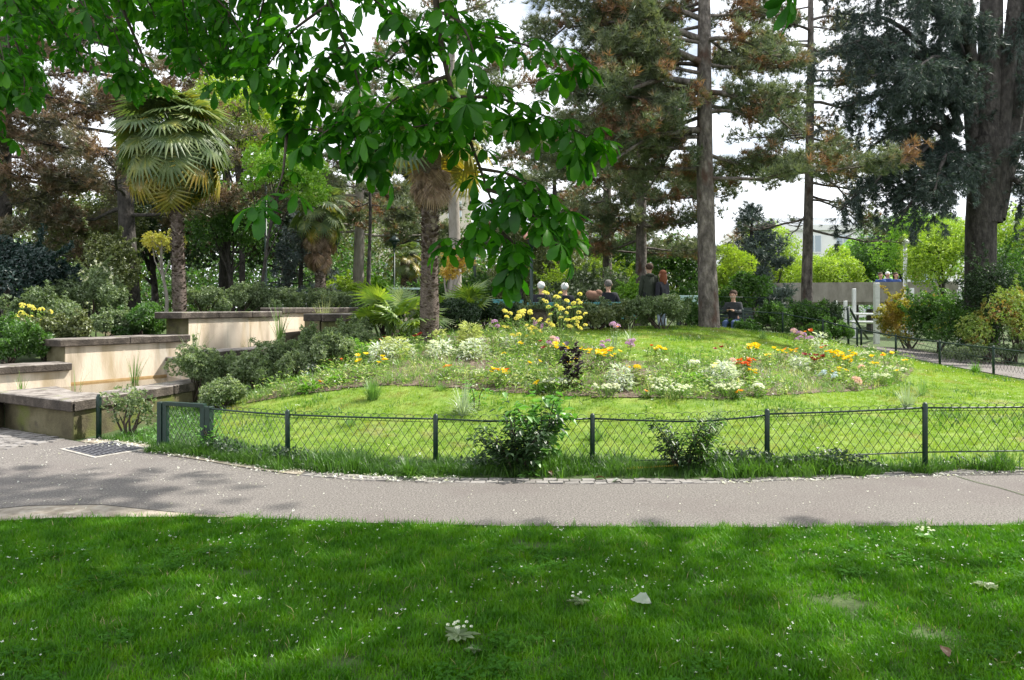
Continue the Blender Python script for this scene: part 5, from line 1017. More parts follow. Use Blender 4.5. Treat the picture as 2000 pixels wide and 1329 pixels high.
def limb(pts, r0_, r1_, name='limb'):
    v, f = tube(np.array(pts)-CO, np.linspace(r0_, r1_, len(pts)), 7); return link(name, mesh(name, v, f, M['twig'], True), ct)
def smooth(pts, n=12):
    p = np.array([tuple(q) for q in pts], float); s = np.concatenate([[0], np.cumsum(np.linalg.norm(np.diff(p, axis=0), axis=1))]); u = np.linspace(0, s[-1], n); o = np.column_stack([np.interp(u, s, p[:, i]) for i in range(3)])
    o[1:-1] = (o[:-2]+2*o[1:-1]+o[2:])/4; return o
def twig(pts, r0_, nleaf, spread=.05, r1=.003, end=3, down=.35):
    p = smooth(pts); limb(p, r0_, r1); t_ = unit(np.gradient(p, axis=0)); n = len(p)
    for i in range(nleaf):
        u = (.12+.88*(i+rng.uniform(0, 1))/max(nleaf, 1))*(n-1); j = min(int(u), n-2); c = p[j]*(1-u+j)+p[j+1]*(u-j); s_ = unit(np.cross(t_[j], [0, 0, 1])+1e-3)*(1 if i % 2 else -1)
        d = unit(s_*rng.uniform(.5, 1)+t_[j]*rng.uniform(.1, .7)+rng.normal(0, .25, 3)+np.array([0, 0, -down*rng.uniform(-.6, 1)])); LP.append(c+rng.normal(0, spread*.3, 3)); LD.append(d)
    for e_ in range(end): LP.append(p[-1]); LD.append(unit(t_[-1]+rng.normal(0, .45, 3)))
def Wp(a, b, c): return np.array(W(a, b, c))
# main hanging bough in the middle
top0 = np.array([5.4, 2.6, 5.2]); mainb = [Wp(870, -700, 3.2), Wp(850, -250, 3.7), Wp(845, 0, 3.9), Wp(862, 130, 4.0), Wp(905, 240, 4.1), Wp(945, 345, 4.15), Wp(975, 440, 4.2), Wp(1000, 505, 4.2)]
limb(smooth([top0, (2.4, 3.0, 6.0), Wp(870, -700, 3.2)]), .11, .045); twig(mainb, .03, 42, end=3)
left0 = [Wp(560, -600, 4.0), Wp(580, -250, 4.3), Wp(640, 0, 4.4), Wp(690, 120, 4.4), Wp(712, 200, 4.4), Wp(730, 275, 4.4)]
limb(smooth([top0, (1.6, 4.2, 6.5), left0[0]]), .10, .04); twig(left0, .024, 36)
for pts, n_ in [([(860, 60, 4.0), (960, 70, 4.1), (1050, 95, 4.2), (1105, 115, 4.25)], 14), ([(880, 190, 4.0), (980, 190, 4.1), (1070, 230, 4.2), (1140, 262, 4.25), (1165, 275, 4.3)], 20), ([(890, 215, 4.1), (990, 225, 4.3), (1080, 255, 4.4), (1120, 285, 4.4)], 14), ([(935, 330, 4.15), (1000, 340, 4.2), (1050, 375, 4.2), (1090, 425, 4.25)], 16), ([(950, 370, 4.15), (1010, 390, 4.1), (1060, 440, 4.1), (1085, 470, 4.1)], 12), ([(965, 420, 4.2), (930, 450, 4.2), (900, 470, 4.2)], 7), ([(980, 455, 4.2), (1010, 480, 4.2), (1000, 510, 4.2)], 7), ([(900, 225, 4.1), (860, 240, 4.0), (800, 250, 3.9)], 10), ([(870, 150, 4.0), (810, 170, 3.9), (760, 200, 3.9), (740, 240, 3.9)], 12), ([(850, 20, 3.9), (900, 40, 3.7), (930, 110, 3.6), (925, 170, 3.6)], 12), ([(930, 270, 4.15), (890, 275, 4.2), (860, 270, 4.3)], 6),
                ([(640, 10, 4.4), (570, 60, 4.5), (530, 120, 4.6), (500, 160, 4.6)], 20), ([(670, 90, 4.4), (610, 140, 4.4), (590, 190, 4.5), (575, 215, 4.5)], 20), ([(560, -100, 4.6), (520, -20, 4.8), (500, 60, 4.9), (490, 130, 4.9)], 24), ([(700, 180, 4.4), (660, 240, 4.3), (620, 270, 4.3)], 9), ([(725, 270, 4.4), (660, 265, 4.4), (600, 250, 4.5), (560, 262, 4.5)], 8), ([(705, 150, 4.4), (760, 120, 4.2), (790, 80, 4.1), (820, 70, 4.1)], 12), ([(730, 275, 4.4), (735, 300, 4.4), (742, 318, 4.4)], 5), ([(712, 210, 4.4), (690, 250, 4.3), (695, 280, 4.3)], 7), ([(600, -80, 4.4), (700, -20, 4.2), (760, 20, 4.1), (800, 60, 4.0)], 16),
                ([(560, 262, 4.5), (553, 340, 4.2), (540, 375, 4.0), (528, 395, 3.95)], 4)]:
    twig([Wp(*q) for q in pts], .010, int(n_*1.25))
# the mass at the upper left
for i in range(76):
    a = rng.uniform(-80, 470); y0 = rng.uniform(-260, 60); ln = rng.uniform(90, 200); d_ = rng.uniform(5.0, 7.0); ylim = 225-max(0, (a-40))*.09+(70 if a < 60 else 0)
    b_ = (a+rng.uniform(20, 120), min(y0+ln, ylim-45), d_+rng.uniform(-.3, .3)); m_ = ((a+b_[0])/2, (y0+b_[1])/2-20, d_); twig([Wp(a, y0, d_), Wp(*m_), Wp(*b_)], .008, 13, end=3)
for i in range(7):
    a = rng.uniform(-60, 30); y0 = rng.uniform(60, 180); twig([Wp(a, y0, 5.2), Wp(a+20, y0+60, 5.2), Wp(a+rng.uniform(0, 40), min(y0+rng.uniform(90, 150), 290), 5.1)], .008, 11)
limb(smooth([top0, (1.0, 5.5, 7.0), (-1.6, 5.6, 6.4), Wp(250, -420, 5.8), Wp(120, -120, 6), Wp(200, 60, 6), Wp(300, 160, 6)]), .12, .008)
limb(smooth([top0, (.5, 5.0, 7.2), (-2.8, 5.0, 6.4), Wp(20, -420, 5.8), Wp(0, -50, 5.6), Wp(20, 150, 5.4)]), .12, .008)
limb(smooth([(-.9, 5.5, 6.6), Wp(420, -300, 5.5), Wp(460, -40, 5.4), Wp(440, 100, 5.4)]), .06, .006)
# one leaf at the top edge
twig([Wp(1500, -260, 3.0), Wp(1510, -120, 3.0), Wp(1520, -52, 3.0)], .006, 2, end=2, down=.6)
NV = len(LP)
# unseen crown overhead, shaped to shade the near lawn and path
for i in range(26):
    a = i*2.4; L_ = 5.2*sqrt((i+.5)/26); e = np.array([4.2+L_*cos(a)*.85, 4.4+L_*sin(a)*.72, rng.uniform(6.0, 8.4)]); limb(smooth([CO+[0, 0, 4.4], (CO+[0, 0, 5]+e)/2+[0, 0, .5], e]), .09, .02)
n = 5200; a = rng.uniform(0, 2*pi, n); q = np.sqrt(rng.uniform(0, 1, n)); cx = 3.9+q*np.cos(a)*4.6; cy = 3.9+q*np.sin(a)*4.2; cz = rng.uniform(5.0, 8.6, n)
k = rng.random(n) < .30; cx = np.where(k, -.6+q*np.cos(a)*3.0, cx); cy = np.where(k, 7.2+q*np.sin(a)*2.2, cy); cz = np.where(k, rng.uniform(5.6, 8.4, n), cz)
keep = (np.sin(cx*1.9+1)+np.sin(cy*2.3)+rng.normal(0, .7, n) > -1.5) & (k | (cy-.29*cz < 5.5)) & ((cx-.73*cz < 1.2) | (rng.random(n) < .4)) & (cz > 1.6+.42*cy+.35); P_ = np.column_stack([cx, cy, cz])[keep]
D_ = unit(np.column_stack([rng.normal(size=(len(P_), 2)), rng.normal(0, .2, len(P_))])); v, f = scatter(CLT, basis_y(D_), rng.uniform(1.0, 1.45, len(P_)), P_-CO, rng)
link('crown', mesh('crown', v, f, M['chestnut'], True), ct)['kind'] = 'stuff'
LP = np.array(LP); LD = np.array(LD); dist = np.linalg.norm(LP-[0, 0, 1.6], axis=1)
inv = (np.abs(LP[:, 0]/LP[:, 1]*1500) < 1010) & ((1.6-LP[:, 2])/LP[:, 1]*1500+600 > -30)
o_ = np.argsort(np.where(inv, dist, 99)); near, rest = o_[:298], o_[298:]
Rb = basis_y(LD); print('view leaves', inv.sum(), len(LP))
for i in near:
    o = link('leaf', CLM[i % 6], ct, LP[i]-CO); o.rotation_mode = 'QUATERNION'; o.rotation_quaternion = Matrix(Rb[i].tolist()).to_quaternion(); o.scale = (CL_S*rng.uniform(.75, 1.2)*(.85 if LP[i][0] < -1.6 else 1),)*3
v, f = scatter(CLT, Rb[rest], CL_S*rng.uniform(.75, 1.2, len(rest))*np.where(LP[rest][:, 0] < -1.6, .85, 1), LP[rest]-CO, rng); link('foliage', mesh('foliage', v, f, M['chestnut'], True), ct)['kind'] = 'stuff'
# ------------------------------------------------------------------ flower bed
def flat(name, cols): return leafmat(name, cols, .3, ns=6, nw=.4, gloss=.03)
M['f_yellow'] = flat('yellow_petals', [(.75, .52, .01), (.85, .62, .02)]); M['f_pale'] = flat('pale_yellow_petals', [(.75, .66, .12), (.80, .72, .25)]); M['f_red'] = flat('orange_red_petals', [(.55, .07, .015), (.70, .16, .02)]); M['f_dark'] = flat('dark_red_petals', [(.16, .012, .015), (.28, .03, .03)])
M['f_lilac'] = flat('lilac_petals', [(.42, .22, .50), (.58, .38, .62)]); M['f_pink'] = flat('pink_petals', [(.70, .42, .46), (.80, .62, .58)]); M['f_white'] = flat('white_petals', [(.70, .70, .68), (.84, .84, .80)]); M['f_orange'] = flat('orange_petals', [(.75, .26, .02), (.80, .36, .04)]); M['f_blue'] = flat('pale_blue_petals', [(.42, .50, .68), (.55, .62, .75)])
M['l_bed'] = leafmat('bed_leaves', [(.05, .12, .02), (.11, .21, .04), (.20, .31, .08), (.34, .39, .16)], .35, ns=2.5, nw=.6); M['l_silver'] = leafmat('silver_leaves', [(.36, .41, .37), (.55, .60, .56), (.72, .75, .71)], .25, gloss=.05); M['l_feather'] = leafmat('feathery_pale_leaves', [(.26, .32, .10), (.42, .46, .20), (.55, .58, .34)], .35)
M['l_purple'] = leafmat('dark_purple_leaves', [(.018, .015, .018), (.045, .03, .04)], .1); M['l_fresh'] = leafmat('fresh_green_leaves', [(.07, .19, .02), (.14, .30, .04), (.24, .40, .08)], .35); M['l_strap'] = leafmat('strap_leaves', [(.07, .17, .03), (.14, .27, .06), (.26, .38, .14)], .3); M['l_strapsilver'] = leafmat('silvery_strap_leaves', [(.16, .24, .12), (.32, .40, .26), (.50, .56, .44)], .25); M['l_hosta'] = leafmat('broad_fresh_leaves', [(.05, .16, .02), (.10, .26, .04), (.22, .42, .12)], .35); M['l_deadw'] = leafmat('dry_stalks', [(.28, .20, .10), (.42, .33, .20)], .1)
def cup(rng, n=6, l=1., open_=.7):
    v, f = [], []
    for i in range(n):
        a = 2*pi*i/n+rng.uniform(-.2, .2); d = np.array([cos(a), sin(a), 0]); s = np.array([-sin(a), cos(a), 0]); k = len(v); v += [np.zeros(3), d*l*.5*open_-s*l*.42+[0, 0, l*.35], d*l*.95*open_+[0, 0, l*.55], d*l*.5*open_+s*l*.42+[0, 0, l*.35]]; f += [(k, k+1, k+2), (k, k+2, k+3)]
    return np.array(v), np.array(f)
FM = {}
def flower_me(mat, s, kind='cup', name='flower'):
    s = s*1.3 if s > .02 else s; key = (mat, s, kind)
    if key not in FM:
        rng = np.random.default_rng(len(FM)+300)
        if kind == 'cup': v, f = cat_mesh([cup(rng, 7, s, 1.0), (cup(rng, 5, s*.6, .6)[0]+[0, 0, s*.08], cup(rng, 5, 1)[1])])
        elif kind == 'ball':  # many florets in a rounded head
            n = 26; d = unit(rng.normal(size=(n, 3))); d[:, 2] = np.abs(d[:, 2]); v, f = scatter([cup(rng, 4, s*.42, 1.1)], basis(d, rng), np.ones(n), d*s*np.array([1, 1, .7]), rng)
        else:  # spike of florets
            n = 30; z = rng.uniform(0, 1, n); a = rng.uniform(0, 6.28, n); d = unit(np.column_stack([np.cos(a), np.sin(a), .4+0*a])); v, f = scatter([cup(rng, 4, s*.4, 1.1)], basis(d, rng), 1.2-z*.6, np.column_stack([np.cos(a)*s*.35*(1-z*.6), np.sin(a)*s*.35*(1-z*.6), z*s*2.2]), rng)
        FM[key] = mesh(name, v, f, M[mat])
    return FM[key]
def plant(label, base, h, r, leafm, nleaf, ll, lw, fl, seed, name='flower_plant', cat='flower', group=None, tall=False):
    """stems + leaves as one mesh, every flower head a part of its own; fl = [(material, size, kind, count)]"""
    fl = [(m_, s_, k_, int(c_*1.6) if k_ == 'cup' and c_ > 2 else c_) for (m_, s_, k_, c_) in fl]
    rng = np.random.default_rng(seed); t = thing(name, label, cat, base, group); ts = []; tips = []; nf = sum(q[3] for q in fl)
    for i in range(max(nf, 5)):
        a = rng.uniform(0, 2*pi); q = r*sqrt(rng.uniform(0, 1))*.9; hh = h*rng.uniform(.4 if tall else .75, 1.08); tip = np.array([cos(a)*q, sin(a)*q, hh]); ts.append(tube([(cos(a)*q*.25, sin(a)*q*.25, -.03), (cos(a)*q*.7, sin(a)*q*.7, hh*.55), tip], [.004, .003, .002], 3)); tips.append(tip)
    n = nleaf; a = rng.uniform(0, 2*pi, n); q = r*np.sqrt(rng.uniform(0, 1, n)); z = h*rng.uniform(.03, .88, n)**(1.0 if tall else 1.4); q = q*(.35+.65*(1-(z/h)**2)) if not tall else q*.6
    v, f = scatter([leaf_t(1, lw, .1, .3)], basis_y(unit(np.column_stack([np.cos(a)+rng.normal(0, .5, n), np.sin(a)+rng.normal(0, .5, n), rng.uniform(-.2, 1.3, n)]))), ll*rng.uniform(.6, 1.3, n), np.column_stack([np.cos(a)*q, np.sin(a)*q, z]), rng)
    sv, sf = cat_mesh(ts); sf = tris(sf.tolist()); v, f = cat_mesh([(sv, sf), (v, f)]); link('leaves', mesh('leaves', v, f, M[leafm]), t)
    i = 0
    for (m, s, kind, c) in fl:
        me = flower_me(m, s, kind)
        for _ in range(c): link('flower', me, t, tips[i], (rng.uniform(-.5, .5), rng.uniform(-.5, .5), rng.uniform(0, 6)), rng.uniform(.75, 1.2)); i += 1
    return t
def bedprobe(px, py): return G(px, py)
Y1 = lambda n, s=.028: [('f_yellow', s, 'cup', n)]
# (label, px, py of the foot, height, spread, leaf material, leaves, flowers)
ROWS = [
 ('yellow wallflower clump behind the green grass tuft near the trough', 708, 742, .30, .14, 'l_bed', 90, Y1(3, .04)),
 ('yellow wallflower clump right of the green grass tuft', 745, 736, .24, .12, 'l_bed', 80, Y1(3, .036)),
 ('orange wallflower plant alone at the front of the bed below the palm', 872, 742, .20, .10, 'l_bed', 70, [('f_orange', .032, 'cup', 2), ('f_red', .026, 'cup', 1)]),
 ('low yellow and red flower clump left of the white candytuft', 975, 756, .22, .14, 'l_bed', 110, [('f_yellow', .036, 'cup', 6), ('f_red', .034, 'cup', 2)]),
 ('dark-eyed yellow wallflower in the middle of the left bed', 990, 716, .20, .10, 'l_bed', 90, Y1(2, .03)),
 ('small yellow flower plant beneath the tall yellow brassica', 1012, 705, .26, .10, 'l_bed', 90, Y1(2, .034)),
 ('small bright yellow plant left of the dark purple kale', 1050, 746, .24, .12, 'l_bed', 100, Y1(2, .036)),
 ('crimson wallflower left of the dark purple kale', 1068, 720, .34, .12, 'l_bed', 90, [('f_dark', .032, 'cup', 3), ('f_pink', .028, 'cup', 2)]),
 ('yellow wallflower touching the dark purple kale', 1092, 716, .30, .12, 'l_bed', 90, Y1(5, .036)),
 ('yellow wallflower in front of the dark purple kale', 1112, 742, .28, .10, 'l_bed', 80, Y1(3, .04)),
 ('broad yellow wallflower drift right of the dark purple kale', 1158, 722, .26, .20, 'l_bed', 120, Y1(9, .036)),
 ('yellow wallflower drift with one rusty head behind the silver plant', 1178, 728, .28, .16, 'l_bed', 110, [('f_yellow', .038, 'cup', 6), ('f_red', .026, 'cup', 2)]),
 ('lilac honesty flowers behind the yellow drift', 1178, 705, .26, .14, 'l_bed', 70, [('f_lilac', .032, 'ball', 3)]),
 ('lilac honesty flowers right of the yellow drift', 1222, 706, .28, .14, 'l_bed', 70, [('f_lilac', .034, 'ball', 4)]),
 ('pair of yellow heads beside the lilac flowers', 1203, 722, .26, .10, 'l_bed', 70, Y1(3, .034)),
 ('greenish yellow euphorbia beside the silver plant in front', 1240, 756, .24, .12, 'oliv', 130, [('f_yellow', .03, 'ball', 2)]),
 ('yellow wallflower isolated on the lawn behind the bed', 1290, 712, .24, .10, 'l_bed', 70, Y1(5, .036)),
 ('orange bloom on the lawn beside the dark green tuft', 1268, 698, .16, .06, 'l_bed', 40, [('f_red', .034, 'cup', 1)]),
 ('small white-headed flower behind the white candytuft', 1308, 742, .28, .10, 'l_bed', 90, [('f_white', .034, 'ball', 1)]),
 ('white-headed flower in the middle of the bed', 1348, 742, .24, .10, 'l_bed', 90, [('f_white', .036, 'ball', 2)]),
 ('dark red wallflower below the thick pine trunk', 1405, 735, .36, .08, 'l_bed', 60, [('f_dark', .034, 'cup', 2)]),
 ('pale pink bloom amid silver leaves below the thick pine', 1430, 748, .34, .10, 'l_bed', 70, [('f_pink', .034, 'ball', 2)]),
 ('large orange-red wallflower clump in front of the seated man', 1456, 752, .30, .13, 'l_bed', 110, [('f_red', .040, 'cup', 9)]),
 ('yellow flower left of the orange-red clump', 1402, 752, .24, .07, 'l_bed', 50, Y1(2, .034)),
 ('yellow flower right of the orange-red clump', 1472, 758, .22, .09, 'l_bed', 60, Y1(4, .036)),
 ('yellow wallflower row start on the lawn behind the orange-red clump', 1462, 705, .22, .11, 'l_bed', 60, Y1(5, .040)),
 ('yellow wallflower row middle behind the orange-red clump', 1482, 705, .24, .12, 'l_bed', 60, Y1(6, .040)),
 ('yellow wallflower standing between the row and the slender pine', 1520, 712, .24, .08, 'l_bed', 60, Y1(3, .038)),
 ('yellow wallflower pair directly below the slender pine', 1500, 722, .22, .10, 'l_bed', 60, Y1(3, .034)),
 ('pale orange wallflower cluster below the slender pine', 1545, 716, .26, .12, 'l_bed', 90, [('f_yellow', .036, 'cup', 4), ('f_orange', .036, 'cup', 2)]),
 ('maroon wallflower cluster in front of the clipped hedge', 1590, 730, .26, .16, 'l_bed', 110, [('f_dark', .036, 'cup', 9)]),
 ('single maroon flower stalk before the bridge', 1608, 716, .34, .06, 'l_bed', 60, [('f_dark', .034, 'cup', 2), ('f_orange', .03, 'cup', 1)]),
 ('dense yellow wallflower mass before the footbridge', 1632, 728, .30, .16, 'l_bed', 120, Y1(9, .038)),
 ('dense yellow wallflower mass just right of the maroon cluster', 1652, 734, .28, .15, 'l_bed', 110, Y1(8, .038)),
 ('low yellow wallflower in front of the dense yellow mass', 1640, 748, .20, .12, 'l_bed', 90, Y1(4, .036)),
 ('yellow wallflower at the bright end of the dense mass', 1668, 722, .28, .12, 'l_bed', 80, Y1(4, .038)),
 ('yellow wallflower beneath the white pergola post', 1692, 728, .24, .10, 'l_bed', 70, Y1(3, .038)),
 ('yellow wallflower low on the lawn side near the end of the bed', 1708, 732, .20, .10, 'l_bed', 70, Y1(3, .036)),
 ('orange and yellow wallflower at the far end of the bed', 1732, 722, .26, .09, 'l_bed', 70, [('f_yellow', .036, 'cup', 3), ('f_orange', .036, 'cup', 1)]),
 ('last small yellow flower at the end of the bed', 1766, 730, .20, .06, 'l_bed', 40, Y1(2, .036)),
 ('small yellow flower nearest the striped grass', 1750, 748, .20, .06, 'l_bed', 40, Y1(1, .040)),
 ('pink stock flowers at the back of the bed by the fence', 1552, 682, .34, .16, 'l_bed', 80, [('f_pink', .036, 'ball', 4), ('f_lilac', .03, 'ball', 2)]),
 ('lilac stock flowers at the back of the bed by the fence', 1570, 690, .30, .14, 'l_bed', 80, [('f_lilac', .034, 'ball', 5)]),
 ('red flower at the back of the bed by the fence', 1580, 676, .28, .08, 'l_bed', 60, [('f_red', .036, 'cup', 2), ('f_orange', .03, 'cup', 1)]),
 ('pale pink rounded bloom cluster at the front edge of the bed', 1668, 764, .16, .10, 'l_bed', 60, [('f_pink', .045, 'ball', 4)]),
 ('small white bloom at the front edge below the orange-red clump', 1486, 778, .14, .08, 'l_bed', 60, [('f_white', .036, 'ball', 2)]),
 ('small orange bloom at the front edge beside the candytuft', 1440, 782, .10, .06, 'l_bed', 40, [('f_orange', .036, 'cup', 2)]),
 ('tiny orange bloom at the front edge left of the candytuft', 1265, 780, .10, .06, 'l_bed', 40, [('f_orange', .032, 'cup', 1)]),
 ('purple flower spikes against the low pillar', 1052, 690, .42, .14, 'l_bed', 90, [('f_lilac', .028, 'spike', 4)]),
 ('purple flower head before the dark hedge', 962, 678, .36, .10, 'l_bed', 60, [('f_lilac', .034, 'ball', 2)]),
 ('violet flower with orange companion on the lawn behind the kale', 1200, 682, .36, .12, 'l_strapsilver', 50, [('f_lilac', .036, 'ball', 2), ('f_orange', .034, 'cup', 1)]),
 ('pink campion cluster at the foot of the brassica', 1085, 704, .30, .12, 'l_bed', 80, [('f_pink', .030, 'ball', 2), ('f_lilac', .03, 'ball', 2), ('f_dark', .028, 'cup', 1)]),
 ('magenta bloom low in the dense yellow mass', 1680, 742, .18, .07, 'l_bed', 50, [('f_pink', .034, 'ball', 1)]),
 ('dark red blooms at the foot of the shaggy palm', 815, 690, .30, .10, 'l_bed', 60, [('f_dark', .034, 'cup', 3)]),
 ('red blooms beside the grey trough shrubs', 745, 690, .26, .12, 'l_bed', 70, [('f_dark', .036, 'cup', 2), ('f_red', .03, 'cup', 1)]),
 ('rust coloured blooms under the fresh green spires', 655, 730, .22, .12, 'l_bed', 80, [('f_dark', .03, 'cup', 1), ('f_red', .03, 'cup', 2)]),
 ('pale blue flower patch at the front of the bed', 1620, 756, .20, .18, 'l_bed', 110, [('f_blue', .03, 'ball', 6)]),
 ('yellow primrose at the very front before the candytuft', 1054, 770, .14, .08, 'l_fresh', 60, Y1(2, .034)),
]
for i, (lab, px, py, h, r_, lm, nl_, fl) in enumerate(ROWS): plant(lab, bedprobe(px, py), h*1.1, r_*1.1, lm, int(nl_*1.5), .055, .42, fl, 400+i, group='flowers in the bed')
# white mounds
for i, (lab, px, py, r_, n) in enumerate([('white candytuft mound nearest the dark purple kale', 1085, 768, .24, 26), ('white candytuft mound left of the silver plant', 1185, 778, .22, 20), ('white candytuft mound at the centre front of the bed', 1312, 780, .30, 26), ('white candytuft mound running up to the silver plume', 1420, 778, .26, 26), ('white candytuft mound close behind the centre mound', 1290, 766, .20, 16), ('white candytuft mound towards the far end', 1712, 752, .26, 22), ('white candytuft drift at the end of the bed', 1750, 738, .22, 16), ('small white candytuft patch right of the orange bloom', 930, 750, .13, 9), ('sparse white candytuft patch beneath the feathery plant', 905, 700, .16, 8), ('white candytuft drift behind the dense yellow mass', 1680, 705, .26, 18)]):
    plant(lab, bedprobe(px, py), .17, r_, 'l_bed', 150, .04, .4, [('f_white', .017, 'ball', int(n*1.8))], 500+i, cat='flower', group='white candytuft mounds')
# silver plants
for i, (lab, px, py, h, r_, n) in enumerate([('silver-leaved plant leaning in the left of the bed', 748, 712, .34, .20, 170), ('upright silver plant with a pale tip beside the trough shrubs', 672, 706, .34, .10, 60), ('small silver rosette on the dark soil near the trough', 605, 735, .20, .09, 45), ('tall silver plant right of the shaggy palm', 862, 700, .30, .18, 130), ('silver plant under the feathery pale plant', 925, 702, .34, .20, 150), ('arching silver plant at the front right of the kale', 1213, 762, .34, .14, 120), ('silver plume behind the centre front candytuft', 1412, 762, .40, .16, 190), ('silver plant between the maroon and yellow masses', 1602, 700, .50, .09, 70), ('wide silver plant at the front left of the palm', 780, 700, .30, .20, 130), ('silver plant in the maroon cluster', 1560, 728, .26, .14, 90), ('silver plant below the brassica', 996, 690, .26, .12, 70)]):
    plant(lab, bedprobe(px, py), h*1.1, r_*1.25, 'l_silver', int(n*1.8), .095, .3, [], 520+i, name='silver_plant', cat='silver plant', group='silver foliage plants')
# feathery, fresh and tall plants
for i, (lab, px, py, h, r_, n, lm, ll, lw, tall, fl) in enumerate([
 ('large pale feathery plant rising in front of the dark hedge', 918, 690, .52, .24, 520, 'l_feather', .10, .12, True, []), ('pale feathery plant with creamy tip by the palm clump', 770, 705, .44, .26, 420, 'l_feather', .09, .12, False, []), ('fresh green leafy spires left of the silver plant', 690, 712, .46, .12, 170, 'l_fresh', .07, .3, True, []), ('fresh green leafy spires close to the trough shrubs', 645, 716, .44, .10, 150, 'l_fresh', .07, .3, True, []), ('fresh green leafy spires in the gap behind the grass tuft', 712, 716, .40, .10, 130, 'l_fresh', .07, .3, True, []), ('yellow-green spires leaning on the palm trunk', 858, 680, .34, .12, 110, 'l_feather', .07, .3, True, []),
 ('low fresh green rosette by the dark soil', 655, 752, .13, .16, 90, 'l_fresh', .10, .4, False, []), ('low pale green rosette at the edge of the bed', 610, 765, .12, .16, 90, 'l_fresh', .10, .45, False, [('f_orange', .03, 'cup', 1)]), ('small fresh green clump on the dark soil', 590, 752, .12, .10, 60, 'l_fresh', .08, .4, False, []), ('broad soft green plant behind the candytuft centre', 1345, 755, .22, .20, 150, 'l_fresh', .08, .4, False, []), ('blue-green artemisia mound left of the silver plume', 1380, 752, .28, .20, 190, 'l_silver', .05, .2, False, []), ('grey-green artemisia mound by the pale blue patch', 1590, 752, .24, .2, 160, 'greyg', .06, .2, False, []), ('tall thin green seedling spire in the lawn', 1326, 730, .42, .05, 50, 'l_fresh', .06, .3, True, [])]):
    plant(lab, bedprobe(px, py), h, r_, lm, n, ll, lw, fl, 540+i, name='leafy_plant', cat='plant', tall=tall)
# tall yellow brassica and the dark kale
for i, (lab, px, py, h, r_, n) in enumerate([('tall yellow-flowering brassica arching over the low pillar', 1100, 690, .95, .46, 26), ('tall yellow-flowering brassica left of the low pillar', 1025, 690, .66, .42, 16)]):
    plant(lab, bedprobe(px, py), h, r_, 'l_bed', 90, .08, .3, [('f_pale', .026, 'ball', n+14)], 560+i, name='brassica_plant', cat='flower', tall=True)
KB = bedprobe(1116, 762); t = plant('dark purple kale with curled leaves standing alone in the bed', KB, (.70), .14, 'l_purple', 130, .12, .7, [], 570, name='kale_plant', cat='plant', tall=True)
# loose filler foliage: nobody could count it
r = np.random.default_rng(9)
lv = []
for m_, c in (('l_bed', 30000), ('l_feather', 8000), ('l_silver', 2600), ('l_fresh', 5000)):
    P = in_polys(c, BED, r); dens = np.sin(P[:, 0]*2.3+1)+np.sin(P[:, 1]*3.1)+np.sin(P[:, 0]*5.1+P[:, 1]*4)*.7+r.normal(0, .6, c); P = P[dens > (-.2 if m_ == 'l_bed' else .3)]; n = len(P)
    P[:, 2] += r.uniform(.01, 1, n)**1.6*.26
    v, f = scatter([leaf_t(1, .3, .1, .3), leaf_t(1, .16, .05, .2)], basis_y(unit(np.column_stack([r.normal(size=(n, 2)), r.uniform(0, 1.6, n)]))), r.uniform(.035, .09, n), P, r); tag(link('bed_undergrowth', mesh('bed_undergrowth', v, f, M[m_])), kind='stuff')
tD = [tuft_mesh('tuft', M[q_], 16, .15, .007, 1.0, np.random.default_rng(60+i), base=.05) for i, q_ in enumerate(('l_bed', 'l_fresh', 'l_feather', 'l_bed', 'l_strap'))]
P = in_polys(4200, BED, r); P = P[np.sin(P[:, 0]*3.3)+np.sin(P[:, 1]*4.1+P[:, 0])+r.normal(0, .7, len(P)) > -.3]; gn_scatter('bed_grass', P, tD, r, .4, 1.4)
P = in_polys(1300, BED, r, .03); n = len(P); v, f = scatter([leaf_t(1, .7, .1, .2)], basis(unit(r.normal(0, .4, (n, 3))+[0, 0, 1]), r), r.uniform(.015, .04, n), P, r); tag(link('leaf_litter', mesh('leaf_litter', v, f, M['l_deadw'])), kind='stuff')
P = in_polys(900, BED, r); k = np.sin(P[:, 0]*4)+np.sin(P[:, 1]*5) > .2; P = P[k]; P[:, 2] += r.uniform(.10, .24, len(P)); n = len(P); v, f = scatter([cup(r, 5, 1, 1.2)], basis(unit(r.normal(0, .3, (n, 3))+[0, 0, 1]), r), r.uniform(.010, .018, n), P, r); tag(link('small_blossoms', mesh('small_blossoms', v, f, M['f_white'])), kind='stuff')

